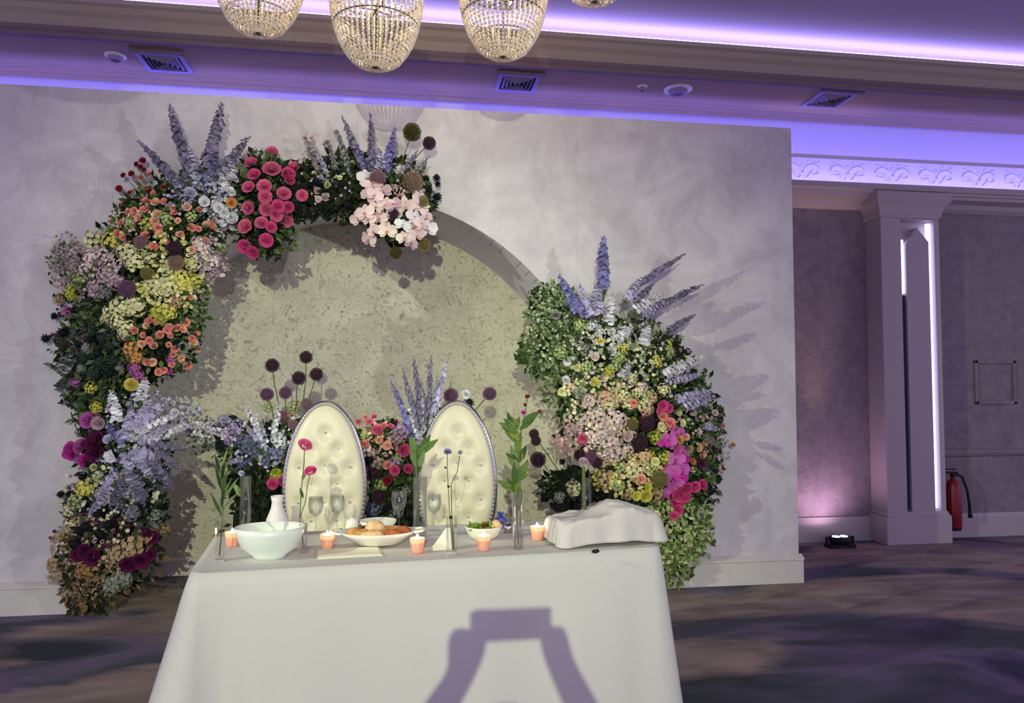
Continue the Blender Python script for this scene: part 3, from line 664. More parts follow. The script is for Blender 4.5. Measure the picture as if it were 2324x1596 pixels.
for x, y, d, c in ((1075, 55, 70, 'white'), (850, 80, 100, 'white'), (790, 215, 90, 'white'), (610, 370, 95, 'white'), (600, 250, 90, 'lav'), (940, 380, 60, 'cream'), (490, 450, 60, 'lgrn'), (690, 220, 90, 'lav')):
    G.put('carnation', *q4(x, y), d/3.192, c, .05)
for x, y, d, c in ((340, 330, 130, 'mag'), (400, 300, 110, 'orch'), (450, 110, 110, 'orch'), (510, 270, 150, 'plum'), (500, 350, 120, 'plum'), (420, 400, 90, 'mag'), (520, 130, 90, 'mauve'), (300, 355, 70, 'mag')):
    G.put('rose', *q4(x, y), d/3.192*1.15, c, .03)
for x, y, d, c in ((430, 600, 130, 'yel'), (360, 700, 110, 'lgrn'), (320, 760, 100, 'cream'), (520, 520, 90, 'lgrn'), (330, 860, 100, 'cream'), (400, 840, 100, 'tan'), (260, 960, 110, 'tan'), (270, 1030, 110, 'blush'), (220, 1150, 120, 'tan'), (780, 1010, 190, 'tan'), (660, 1080, 130, 'tan'), (850, 940, 120, 'tan'), (430, 1190, 130, 'brown'), (700, 1250, 140, 'sage'), (620, 1300, 130, 'sage'), (930, 800, 110, 'sage'), (740, 620, 120, 'lav'), (650, 700, 110, 'dusk'), (760, 780, 120, 'dusk'), (820, 660, 100, 'lav'), (560, 640, 100, 'lav'), (990, 900, 100, 'tan')):
    G.put('hydrangea', *q4(x, y), d/3.192*1.12, c)
for x, y, d in ((820, 1120, 130), (880, 1080, 110), (430, 1060, 120), (480, 1100, 120), (740, 1150, 120), (900, 960, 110), (380, 1080, 100), (860, 920, 90)):
    G.put('rose', *q4(x, y), d/3.192*1.1, 'plum', .03)
for x, y, d in ((250, 645, 60), (315, 645, 60), (410, 510, 70), (580, 640, 70), (970, 735, 70), (840, 720, 90), (400, 910, 110), (370, 1010, 110), (450, 870, 100), (600, 860, 100), (540, 940, 110), (520, 780, 80), (640, 820, 50)):
    G.put('thistle', *q4(x, y), d/3.192*1.3, 'thisd', .03)
# top-left burst
for t, b, wd, c in (((384, 236), (438, 420), 30, 'dusk'), ((505, 234), (462, 410), 38, 'dusk'), ((314, 320), (430, 440), 25, 'dusk'), ((566, 310), (470, 425), 28, 'dusk'), ((430, 330), (448, 440), 30, 'lav'), ((492, 335), (462, 440), 32, 'blue'), ((540, 385), (475, 440), 32, 'white'), ((370, 385), (440, 450), 30, 'lav'), ((400, 400), (445, 460), 34, 'lav'), ((525, 440), (470, 470), 34, 'white'), ((512, 520), (475, 465), 34, 'white'), ((540, 350), (480, 430), 28, 'lav'), ((420, 470), (450, 440), 30, 'lav'), ((505, 410), (455, 440), 30, 'lav')):
    G.spike(t, b, wd, c, .2, .2)
for x, y, d, c in ((1120, 700, 90, 'lav'), (1230, 760, 80, 'white'), (1420, 770, 80, 'orange'), (1430, 600, 80, 'white'), (1410, 690, 80, 'white'), (1420, 870, 90, 'white'), (1440, 930, 80, 'white'), (1330, 800, 80, 'white'), (1370, 840, 80, 'white')):
    G.put('carnation', *q1(x, y), d/3.192*1.1, c, .04)
# top middle
for t, b, wd, c in (((777, 265), (836, 410), 24, 'dusk'), ((841, 258), (845, 410), 22, 'dusk'), ((897, 290), (868, 415), 26, 'blue'), ((765, 295), (800, 410), 20, 'sage'), ((697, 318), (735, 420), 16, 'sage'), ((722, 345), (750, 420), 18, 'lav'), ((745, 320), (770, 420), 16, 'sage'), ((948, 342), (895, 420), 18, 'dusk'), ((975, 355), (905, 430), 18, 'sage'), ((812, 330), (835, 420), 20, 'blue'), ((862, 335), (852, 420), 20, 'lav'), ((880, 345), (862, 420), 24, 'lav'), ((705, 355), (745, 430), 14, 'mauve')):
    G.spike(t, b, wd, c, .2, .17)
for h, b, d, c in (((935, 300), (903, 385), 46, 'allg'), ((974, 325), (928, 375), 34, 'alld'), ((857, 405), (850, 440), 42, 'allm'), ((936, 412), (920, 450), 52, 'allt'), ((898, 574), (893, 540), 32, 'allg'), ((963, 556), (950, 530), 32, 'allo'), ((893, 488), (900, 500), 34, 'alld'), ((955, 460), (940, 480), 40, 'allo')):
    G.put('allium', *h, d, c, .06 if h[1] > 390 else .14); G.stem(h, b, .17, .15)
for x, y, d in ((1568, 588, 60), (1575, 632, 50), (1492, 680, 90), (1570, 725, 70), (1540, 780, 80), (1490, 590, 50), (575, 835, 70), (635, 855, 70), (780, 875, 60), (840, 805, 70), (720, 800, 70), (560, 790, 60), (920, 780, 70), (880, 640, 60), (600, 660, 80), (690, 620, 80)):
    G.put('thistle', *q2(x, y), d/3.192*1.3, 'thisd', .03)
for x, y, d, c in ((680, 555, 35, 'cream'), (868, 590, 40, 'cream'), (790, 560, 40, 'cream'), (960, 480, 40, 'lgrn'), (705, 680, 50, 'mauve'), (755, 730, 60, 'mauve'), (710, 740, 50, 'blush'), (720, 590, 50, 'lav'), (660, 300, 50, 'blush'), (615, 300, 40, 'mauve'), (775, 335, 50, 'mauve'), (840, 260, 40, 'mauve'), (645, 385, 50, 'mauve'), (900, 430, 40, 'plum'), (1340, 480, 60, 'cream'), (1310, 520, 60, 'white'), (780, 640, 50, 'lgrn')):
    G.put('carnation', *q2(x, y), d/3.192*1.15, c, .03)
for x, y in ((1060, 590), (1100, 640), (1120, 710), (1180, 690), (1200, 780), (1130, 800), (1050, 840), (1000, 880), (1080, 890), (1160, 880), (1110, 970), (1080, 1030), (1210, 970), (1260, 850), (1340, 790), (1400, 870), (1450, 790), (1490, 860), (1450, 920), (1500, 960), (1390, 950), (1330, 1020), (1380, 1060), (1320, 930), (1420, 1000), (1250, 780), (1440, 740), (1070, 720)):
    G.put('orchid', *q2(x, y), U(36, 50), random.choice(['blush', 'blush', 'mauve', 'white', 'blush']), .05 + U(0, .05), .55)
G.scatter([(150, 585, 38, 60, 130, (5, 10), [(196, 186, 176), (150, 140, 120)]), (200, 620, 80, 60, 260, (7, 12), [(206, 186, 196), (224, 206, 206), (176, 150, 168)]), (390, 620, 90, 90, 320, (7, 13), [(240, 238, 196), (232, 226, 140), (216, 222, 150)]), (480, 590, 40, 50, 150, (7, 12), [(232, 216, 220), (206, 190, 200), (150, 130, 140)]), (300, 500, 50, 40, 90, (6, 12), [(240, 200, 170), (226, 220, 190)]),
    (345, 950, 110, 60, 260, (7, 12), [(236, 236, 244), (200, 198, 226), (120, 120, 160)]), (300, 1070, 90, 60, 240, (7, 12), [(190, 186, 214), (150, 148, 180), (110, 110, 140)]), (480, 965, 40, 12, 26, (7, 11), [(240, 240, 240)]), (250, 1120, 110, 60, 200, (7, 12), [(206, 204, 206), (226, 222, 170)]), (220, 1230, 110, 60, 260, (7, 13), [(190, 168, 140), (214, 204, 180), (96, 50, 80)]),
    (200, 1310, 90, 50, 260, (6, 12), [(170, 150, 120), (190, 176, 150), (120, 104, 80)]), (172, 1370, 26, 40, 110, (6, 11), [(150, 122, 90), (120, 96, 70)]), (130, 1285, 26, 18, 40, (6, 10), [(190, 170, 140)]), (440, 430, 70, 50, 160, (7, 12), [(190, 190, 214), (160, 160, 190)]), (505, 470, 40, 50, 120, (7, 13), [(232, 232, 236), (200, 200, 214)]), (740, 370, 60, 50, 90, (5, 10), [(200, 196, 204), (150, 146, 160)]), (740, 430, 60, 50, 50, (6, 10), [(220, 220, 190), (190, 176, 190)]), (930, 420, 40, 40, 120, (5, 10), [(206, 186, 180), (190, 166, 160)]), (160, 745, 50, 60, 60, (6, 11), [(110, 60, 90), (60, 66, 66)])], 'filler_blossom', False)

# ---- column on the right side of the arch
Rr = Arrangement('arch_flower_column', (1.6, WY - .05, 0), WY - .05,
    [(1280, 760, 100, .25), (1370, 800, 120, .28), (1465, 830, 88, .27), (1340, 890, 110, .27), (1480, 890, 120, .29), (1390, 980, 110, .28), (1520, 990, 105, .28), (1450, 1080, 105, .26), (1550, 1090, 75, .24), (1535, 1190, 78, .22), (1520, 1270, 55, .17), (1235, 690, 50, .16), (1300, 1110, 70, .18)],
    'tall mixed flower column on the right side of the arch')
Rr.foam()
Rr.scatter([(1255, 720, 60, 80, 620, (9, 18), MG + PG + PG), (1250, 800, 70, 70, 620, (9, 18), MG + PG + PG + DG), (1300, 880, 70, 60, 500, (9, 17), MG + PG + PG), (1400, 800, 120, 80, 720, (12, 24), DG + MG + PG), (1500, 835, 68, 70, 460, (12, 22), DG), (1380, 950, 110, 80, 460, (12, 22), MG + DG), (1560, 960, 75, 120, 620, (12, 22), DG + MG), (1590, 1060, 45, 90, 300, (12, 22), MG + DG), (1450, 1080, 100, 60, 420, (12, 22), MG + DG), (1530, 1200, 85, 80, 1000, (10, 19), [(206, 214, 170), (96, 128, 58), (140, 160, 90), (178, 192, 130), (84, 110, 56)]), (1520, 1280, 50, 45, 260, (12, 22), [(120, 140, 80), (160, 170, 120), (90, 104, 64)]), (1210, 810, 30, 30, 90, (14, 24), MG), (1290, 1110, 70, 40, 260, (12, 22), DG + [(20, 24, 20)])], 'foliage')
for t, b, wd, c in (((850, 60), (850, 560), 110, 'blue'), ((455, 400), (640, 760), 90, 'blue'), ((640, 480), (740, 780), 80, 'lav'), ((1570, 215), (1130, 500), 66, 'dusk'), ((1740, 485), (1230, 720), 76, 'dusk'), ((1370, 570), (1100, 730), 100, 'white'), ((930, 560), (890, 860), 110, 'white'), ((780, 500), (810, 780), 96, 'lav'), ((1190, 420), (1040, 640), 84, 'lav'), ((1660, 750), (1400, 900), 66, 'dusk'), ((1740, 1120), (1330, 1310), 110, 'white'), ((1710, 1280), (1400, 1350), 84, 'lav'), ((1250, 850), (1200, 1030), 100, 'white'), ((1110, 850), (950, 1000), 90, 'white'), ((1440, 640), (1150, 760), 84, 'lav'), ((1840, 1420), (1450, 1510), 84, 'lav'), ((560, 560), (700, 800), 84, 'blue'), ((1080, 1170), (1000, 1320), 90, 'white'), ((1290, 480), (1120, 650), 60, 'dusk')):
    Rr.spike(q5(*t), q5(*b), wd/3.873*1.15, c, .31, .27)
for t, b, wd, c in (((1640, 60), (1370, 170), 90, 'lav'), ((1680, 330), (1540, 300), 60, 'lav'), ((1700, 480), (1560, 380), 60, 'sage')):
    Rr.spike(q6(*t), q6(*b), wd/3.47, c, .3, .28)
for x, y, d, c in ((750, 850, 90, 'white'), (820, 920, 90, 'white'), (920, 900, 70, 'white'), (1030, 920, 110, 'white'), (960, 960, 90, 'white'), (1130, 1010, 55, 'cream'), (1020, 1050, 90, 'yel'), (830, 990, 60, 'yel'), (1410, 1020, 80, 'yel'), (1420, 1080, 100, 'lgrn'), (1310, 1165, 100, 'yel'), (920, 1080, 80, 'white'), (680, 1050, 90, 'sage'), (770, 1120, 80, 'blush'), (620, 1215, 70, 'cream'), (700, 1210, 100, 'lgrn'), (940, 1200, 110, 'lgrn'), (990, 1130, 90, 'lgrn'), (900, 1250, 90, 'ygr'), (770, 1350, 80, 'yel'), (840, 1320, 80, 'blush'), (490, 1430, 70, 'cream'), (520, 1330, 70, 'white'), (640, 1440, 110, 'sage'), (1110, 1320, 90, 'cream'), (980, 1370, 80, 'blush'), (1190, 1390, 90, 'blush'), (1380, 1420, 110, 'cream'), (1040, 1470, 100, 'cream'), (860, 1480, 110, 'peach'), (720, 1500, 100, 'blush'), (640, 850, 110, 'lgrn'), (470, 1090, 110, 'lgrn'), (430, 760, 80, 'sage'), (1270, 1480, 100, 'peach'), (1150, 1440, 90, 'cream'), (1500, 1060, 70, 'mauve'), (1580, 1090, 60, 'mauve'), (540, 1160, 80, 'white')):
    Rr.put('carnation' if d < 85 else 'hydrangea', *q5(x, y), d/3.873*1.2, c, .02)
for x, y, d, c in ((800, 110, 150, 'cream'), (860, 90, 110, 'peach'), (640, 110, 110, 'blush'), (720, 230, 150, 'blush'), (600, 250, 140, 'blush'), (870, 260, 150, 'blush'), (760, 340, 140, 'blush'), (560, 320, 120, 'mauve'), (820, 430, 150, 'blush'), (700, 400, 130, 'blush'), (860, 520, 150, 'blush'), (770, 510, 120, 'blush'), (960, 370, 120, 'blush'), (940, 480, 120, 'blush'), (980, 290, 120, 'ygr'), (980, 130, 110, 'cream'), (1080, 130, 140, 'cream'), (1110, 60, 130, 'lgrn'), (1100, 170, 110, 'peach'), (1180, 390, 120, 'ygr'), (1130, 520, 90, 'ygr'), (1250, 550, 120, 'ygr'), (1090, 540, 120, 'peach'), (1000, 650, 160, 'cream'), (1130, 640, 110, 'lgrn'), (780, 700, 150, 'tan'), (700, 720, 130, 'yel'), (870, 760, 120, 'lgrn'), (960, 830, 120, 'tan'), (1180, 830, 140, 'tan'), (900, 640, 110, 'lgrn'), (600, 410, 100, 'pink'), (500, 350, 100, 'mauve'), (1060, 450, 90, 'blush'), (1230, 330, 90, 'cream'), (520, 780, 120, 'cream'), (420, 860, 100, 'sage'), (530, 840, 90, 'cream')):
    Rr.put('hydrangea', *q6(x, y), d/3.47*1.08, c)
for x, y, d, c in ((1095, 850, 100, 'yel'), (1020, 850, 80, 'yel'), (1110, 780, 70, 'yel'), (1170, 585, 70, 'cream'), (1060, 720, 80, 'peach'), (1070, 590, 60, 'cream'), (600, 400, 80, 'pink'), (950, 380, 90, 'blush')):
    Rr.put('rose', *q6(x, y), d/3.47*1.1, c, .05)
for x, y, d, c in ((1100, 280, 150, 'alld'), (1045, 430, 150, 'alld'), (1205, 720, 150, 'allo'), (985, 290, 100, 'allo'), (580, 530, 110, 'alld'), (660, 550, 110, 'allp'), (710, 590, 100, 'alld'), (215, 365, 90, 'alld'), (230, 420, 90, 'alld'), (247, 568, 140, 'alld')):
    Rr.put('allium', *q6(x, y), d/3.47, c, .06)
Rr.stem(q6(260, 440), q6(430, 690), .1, .12); Rr.stem(q6(290, 600), q6(440, 770), .1, .12)
for x, y, d in ((440, 585, 55), (460, 710, 65), (300, 850, 70), (350, 850, 70), (480, 880, 90), (560, 870, 90), (440, 790, 80), (400, 930, 100), (520, 930, 100), (620, 820, 60), (760, 850, 100), (820, 850, 90), (700, 860, 90), (490, 640, 50)):
    Rr.put('thistle', *q6(x, y), d/3.47*1.3, 'thisd', .02)
for x, y, d, c in ((1230, 140, 90, 'hot'), (1270, 160, 80, 'hot'), (1200, 180, 70, 'pink'), (1230, 230, 80, 'coral'), (1290, 280, 80, 'coral'), (1220, 300, 60, 'cream'), (1000, 120, 60, 'coral'), (1090, 240, 60, 'coral'), (1300, 310, 70, 'pink'), (1340, 480, 80, 'pink'), (1360, 410, 70, 'orange'), (1410, 390, 60, 'peach'), (1510, 350, 60, 'blush'), (1510, 470, 70, 'peach'), (1560, 430, 60, 'peach'), (1700, 300, 40, 'coral'), (1540, 520, 70, 'peach'), (1460, 580, 60, 'orange'), (1530, 600, 70, 'plum'), (1580, 560, 50, 'ygr'), (1350, 200, 60, 'cream'), (1380, 280, 60, 'cream'), (1640, 200, 50, 'blush'), (1600, 300, 50, 'mauve'), (1780, 450, 40, 'tan'), (1180, 1000, 60, 'cream'), (1150, 1100, 50, 'cream'), (1440, 480, 60, 'tan')):
    Rr.put('carnation', *q6(x, y), d/3.47*1.15, c, .04)
for x, y, d, c in ((1330, 360, 90, 'orch'), (1280, 410, 100, 'orch'), (1370, 350, 70, 'orch'), (1320, 470, 80, 'orch'), (1380, 510, 110, 'orch'), (1330, 560, 120, 'orch'), (1390, 570, 100, 'mag'), (1300, 640, 120, 'orch'), (1370, 640, 120, 'orch'), (1310, 710, 120, 'orch'), (1370, 710, 100, 'mag'), (1300, 790, 110, 'orch'), (1340, 770, 100, 'orch'), (1240, 440, 80, 'mag'), (1280, 830, 80, 'mag')):
    Rr.put('orchid', *q6(x, y), d/3.47*1.3, c, .05, .5)
for x, y, d in ((1420, 790, 90), (1480, 780, 90), (1540, 765, 80), (1360, 850, 110), (1400, 860, 90), (1340, 910, 100), (1350, 960, 80), (1320, 1010, 70), (1385, 820, 90)):
    Rr.put('rose', *q6(x, y), d/3.47*1.15, 'hot', .06)
Rr.scatter([(1240, 740, 50, 90, 120, (6, 11), [(168, 180, 150), (206, 214, 190)]), (1400, 800, 110, 80, 330, (7, 13), [(224, 222, 206), (214, 220, 170), (196, 196, 200)]), (1500, 830, 70, 70, 90, (6, 12), [(226, 226, 160), (200, 200, 204)]), (1370, 890, 90, 40, 180, (7, 12), [(236, 232, 190), (240, 214, 190), (214, 220, 150)]), (1350, 980, 80, 80, 420, (7, 13), [(244, 220, 212), (226, 204, 196), (240, 236, 206)]), (1290, 990, 40, 40, 120, (6, 11), [(226, 180, 184), (206, 166, 176)]), (1430, 1080, 80, 50, 240, (7, 13), [(236, 232, 170), (226, 216, 130), (240, 206, 170)]), (1580, 980, 50, 100, 140, (6, 11), [(236, 190, 170), (214, 220, 190), (150, 160, 130)]), (1630, 1020, 26, 60, 50, (5, 9), [(190, 196, 180), (214, 176, 160)]), (1530, 1200, 80, 80, 260, (7, 12), [(206, 216, 170), (176, 196, 120)])], 'filler_blossom', False)

# ---- arrangements standing in the niche behind the chairs
A1 = Arrangement('niche_flower_arrangement', (-.95, 5.2, 0), 5.35, [(600, 1030, 90, .2), (590, 1110, 85, .2), (590, 1190, 80, .2), (600, 1280, 90, .2), (610, 1360, 90, .2), (520, 985, 50, .15), (700, 1000, 80, .2)], 'niche arrangement of dark alliums and white stock left of the chairs', group='flower arrangements standing behind the chairs')
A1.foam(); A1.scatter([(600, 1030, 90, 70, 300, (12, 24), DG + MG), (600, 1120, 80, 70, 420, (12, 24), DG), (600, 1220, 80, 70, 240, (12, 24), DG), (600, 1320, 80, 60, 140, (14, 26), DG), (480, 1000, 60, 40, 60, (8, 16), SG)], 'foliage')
for h, b, d, c in (((687, 172), (740, 480), 122, 'alld'), ((952, 108), (930, 460), 112, 'alld'), ((1033, 242), (960, 480), 116, 'alld'), ((895, 272), (880, 480), 120, 'alld'), ((645, 400), (700, 600), 116, 'allp'), ((790, 388), (800, 600), 110, 'allp'), ((775, 580), (780, 700), 120, 'allm'), ((960, 480), (930, 640), 110, 'allm'), ((850, 640), (840, 720), 90, 'allm')):
    A1.put('allium', *q7(*h), d/3.47, c, .05); A1.stem(q7(*h), q7(*b), .08, .1)
for t, b, wd, c in (((460, 450), (620, 780), 66, 'white'), ((745, 450), (690, 800), 66, 'white'), ((540, 560), (640, 860), 60, 'white'), ((480, 640), (600, 820), 60, 'lav'), ((770, 700), (690, 880), 90, 'white'), ((600, 620), (640, 850), 60, 'lav'), ((760, 800), (680, 920), 80, 'blue'), ((300, 560), (460, 720), 56, 'lav'), ((160, 690), (430, 760), 36, 'white'), ((20, 640), (380, 700), 44, 'white'), ((310, 950), (480, 900), 60, 'lav'), ((560, 920), (600, 860), 60, 'lav'), ((400, 990), (560, 880), 60, 'blue')):
    A1.spike(q7(*t), q7(*b), wd/3.47, c, .18, .18)
for x, y, d, c in ((375, 700, 130, 'lilac'), (350, 760, 90, 'lilac'), (300, 610, 100, 'lav'), (500, 800, 150, 'bluehy'), (560, 840, 140, 'bluehy'), (440, 770, 100, 'bluehy'), (740, 780, 130, 'white'), (720, 860, 120, 'bluehy'), (860, 500, 100, 'lgrn'), (720, 1040, 110, 'ygr'), (830, 560, 80, 'tan'), (640, 930, 110, 'bluehy'), (660, 500, 80, 'lgrn')):
    A1.put('hydrangea', *q7(x, y), d/3.47*1.1, c)
for x, y, d, c in ((690, 1105, 90, 'hot'), (770, 1080, 80, 'hot'), (715, 1010, 70, 'ygr')): A1.put('rose', *q7(x, y), d/3.47*1.1, c, .05)
A1.scatter([(600, 1000, 80, 60, 160, (7, 12), [(236, 236, 244), (196, 196, 224), (120, 126, 170)]), (470, 975, 50, 18, 40, (6, 10), [(240, 240, 236)])], 'filler_blossom', False)

A2 = Arrangement('niche_flower_arrangement', (.1, 5.15, 0), 5.3, [(870, 1010, 70, .2), (900, 1080, 80, .2), (890, 1160, 80, .2), (890, 1260, 90, .2), (890, 1350, 90, .2), (970, 1000, 60, .18)], 'niche arrangement of pink roses and blue delphiniums between the two chairs', group='flower arrangements standing behind the chairs')
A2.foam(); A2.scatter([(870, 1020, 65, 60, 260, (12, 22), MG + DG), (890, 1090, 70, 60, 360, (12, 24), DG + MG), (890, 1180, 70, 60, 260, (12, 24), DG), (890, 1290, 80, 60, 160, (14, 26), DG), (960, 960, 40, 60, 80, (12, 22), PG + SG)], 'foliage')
for t, b, wd, c in (((370, 290), (560, 760), 66, 'blue'), ((465, 195), (590, 700), 62, 'dusk'), ((550, 100), (620, 680), 62, 'dusk'), ((690, 85), (660, 640), 62, 'dusk'), ((815, 120), (700, 620), 62, 'lav'), ((510, 420), (590, 800), 60, 'white'), ((740, 300), (690, 700), 66, 'lav'), ((600, 330), (640, 740), 66, 'lav'), ((530, 700), (590, 900), 90, 'blue'), ((600, 560), (600, 850), 76, 'lav'), ((430, 400), (560, 800), 56, 'blue')):
    A2.spike(q8(*t), q8(*b), wd/3.47, c, .14, .16)
for x, y, d, c in ((470, 840, 100, 'hot'), (405, 1000, 80, 'hot'), (505, 990, 80, 'hot'), (265, 680, 90, 'pink'), (345, 1080, 70, 'dred'), (160, 790, 60, 'coral')): A2.put('rose', *q8(x, y), d/3.47*1.15, c, .05)
for x, y, d, c in ((115, 615, 44, 'pink'), (200, 620, 50, 'pink'), (243, 580, 44, 'hot'), (370, 655, 50, 'pink'), (320, 650, 50, 'coral'), (415, 615, 40, 'pink'), (340, 800, 70, 'peach'), (350, 960, 70, 'coral'), (280, 760, 60, 'peach'), (170, 580, 40, 'coral')):
    A2.put('carnation', *q8(x, y), d/3.47*1.2, c, .04)
    if y < 660: A2.stem(q8(x, y), q8(x + (300-x)*.3, y + 160), .1, .1, .0025)
for x, y, d, c in ((450, 700, 150, 'lilac'), (400, 740, 130, 'mauve'), (200, 850, 130, 'mauve'), (270, 940, 130, 'mauve'), (400, 950, 120, 'lilac'), (230, 1010, 130, 'plum'), (490, 640, 90, 'lav'), (180, 720, 90, 'lgrn'), (300, 1110, 110, 'lgrn'), (430, 900, 100, 'lgrn'), (490, 1160, 90, 'sage'), (280, 700, 90, 'coral'), (240, 1300, 120, 'bluehy'), (420, 1310, 120, 'sage'), (350, 1400, 130, 'sage')):
    A2.put('hydrangea', *q8(x, y), d/3.47*1.1, c)
for x, y, d, c in ((275, 1205, 130, 'alld'), (240, 1020, 110, 'alld'), (845, 410, 130, 'allp'), (1150, 395, 120, 'allp')): A2.put('allium', *q8(x, y), d/3.47, c, .05)
A2.stem(q8(1110, 440), q8(1000, 560), .06, .1); A2.stem(q8(850, 440), q8(800, 640), .06, .1); A2.stem(q8(1000, 560), q8(700, 900), .1, .14)
A2.put('carnation', *q8(965, 400), 24, 'white', .05); A2.put('thistle', *q8(990, 465), 30, 'thisd', .04); A2.put('thistle', *q8(200, 915), 34, 'thisd', .06); A2.put('thistle', *q8(350, 1290), 30, 'thisd', .04)
A2.stem(q8(965, 400), q8(850, 700), .06, .1)
A2.scatter([(850, 1000, 60, 50, 140, (6, 11), [(236, 160, 160), (206, 176, 200), (240, 214, 180)])], 'filler_blossom', False)

# ------------------------------------------------------------------ table, cloth
TZ = 0.76
tang = math.radians(5.8)
TC = Vector((0.165, 3.655, 0))         # centre of the table
HX, HY = 1.015, 0.395
RT_ = Matrix.Rotation(tang, 3, 'Z')
def TL(x, y, z=0): return TC + RT_ @ Vector((x, y, 0)) + Vector((0, 0, z))
tb = empty('banquet_table', TC, 'long folding banquet table hidden under the grey-white cloth', 'table'); tb.rotation_euler = (0, 0, tang)
mb = MB(); mb.box((-HX + .01, -HY + .01, TZ - .035), (HX - .01, HY - .01, TZ - .002)); obj('tabletop', mb, M['wood'], tb, world=False, bevel=.006)
for sx in (-1, 1):
    for sy in (-1, 1):
        mb = MB(); mb.tube([(sx*.8, sy*.3, 0), (sx*.8, sy*.3, TZ - .035)], .014, 8); obj('leg', mb, M['silver'], tb, True, world=False)
    mb = MB(); mb.tube([(sx*.8, -.3, .25), (sx*.8, .3, .25)], .01, 8); obj('brace', mb, M['silver'], tb, True, world=False)

def draped(name, mat_, hx, hy, ztop, drop, rc, flare, fold, nfold, seed, topfn=None, hemfn=None, N=320, rows=16, side_flare=None, corner=0, asym=1):
    """cloth over a rounded rectangle, local coordinates"""
    per = []                           # perimeter with outward normal and corner weight
    def arc(cx, cy, a0):
        for i in range(13):
            a = a0 + math.pi/2*i/12; per.append((cx + rc*math.cos(a), cy + rc*math.sin(a), math.cos(a), math.sin(a), math.sin(math.pi*i/12)))
    def seg(x0, y0, x1, y1, nx, ny, n):
        for i in range(1, n): t = i/n; per.append((x0 + (x1-x0)*t, y0 + (y1-y0)*t, nx, ny, 0))
    arc(hx-rc, hy-rc, 0); seg(hx-rc, hy, -hx+rc, hy, 0, 1, 60); arc(-hx+rc, hy-rc, math.pi/2); seg(-hx, hy-rc, -hx, -hy+rc, -1, 0, 28)
    arc(-hx+rc, -hy+rc, math.pi); seg(-hx+rc, -hy, hx-rc, -hy, 0, -1, 60); arc(hx-rc, -hy+rc, math.pi*1.5); seg(hx, -hy+rc, hx, hy-rc, 1, 0, 28)
    n = len(per); mb = MB(); random.seed(seed); ph = [U(0, 6) for _ in range(4)]
    tf = topfn or (lambda x, y: 0)
    rings = []
    for k in (.25, .5, .75, .9, .97):
        rings.append([mb.vert((x*k, y*k, ztop + tf(x*k, y*k))) for x, y, *_ in per])
    for r in range(rows + 1):
        v = r / rows; ring = []
        for i, (x, y, nx, ny, cw) in enumerate(per):
            u = i/n*2*math.pi
            f = fold*(math.sin(nfold*u + ph[0]) + .6*math.sin(nfold*1.73*u + ph[1]) + .5*math.sin(nfold*.53*u + ph[2]))*v**.8
            out_ = (flare + (side_flare or 0)*abs(nx))*v + f + cw*flare*1.6*v**1.1 + .008*min(1, v*12)
            sd = 1 if x < 0 else asym
            out_ = out_ + (sd - 1)*((side_flare or 0)*abs(nx) + cw*flare*1.6)*v
            if corner:
                dd = math.hypot(abs(x) - hx, abs(y) - hy); out_ += sd*v*(corner*math.exp(-(dd/.06)**2) - .55*corner*math.exp(-((dd-.14)/.05)**2) + .3*corner*math.exp(-((dd-.26)/.06)**2))
            dz = (hemfn(u) if hemfn else 0)
            ring.append(mb.vert((x + nx*out_, y + ny*out_, ztop + tf(x, y)*(1-v) - (drop + dz)*v - .006*min(1, v*12))))
        rings.append(ring)
    c = mb.vert((0, 0, ztop + tf(0, 0)))
    for i in range(n): mb.face(c, rings[0][i], rings[0][(i+1) % n])
    for a, b in zip(rings[:-1], rings[1:]):
        for i in range(n): j = (i+1) % n; mb.face(a[i], b[i], b[j], a[j])
    o = link(name, mb.mesh(name, mat_, True)); random.seed(seed + 99)
    so = o.modifiers.new('thickness', 'SOLIDIFY'); so.thickness = .002; so.offset = 0
    return o
cl = draped('tablecloth', M['linen'], HX + .004, HY + .004, TZ + .002, TZ - .012, .05, .045, .010, 11, 5, side_flare=.07, corner=.075, asym=.3)
cl.location = TC; cl.rotation_euler = (0, 0, tang)
tag(cl, 'long grey-white linen cloth hanging to the floor over the banquet table', 'tablecloth')
TT = TZ + .004                          # cloth top

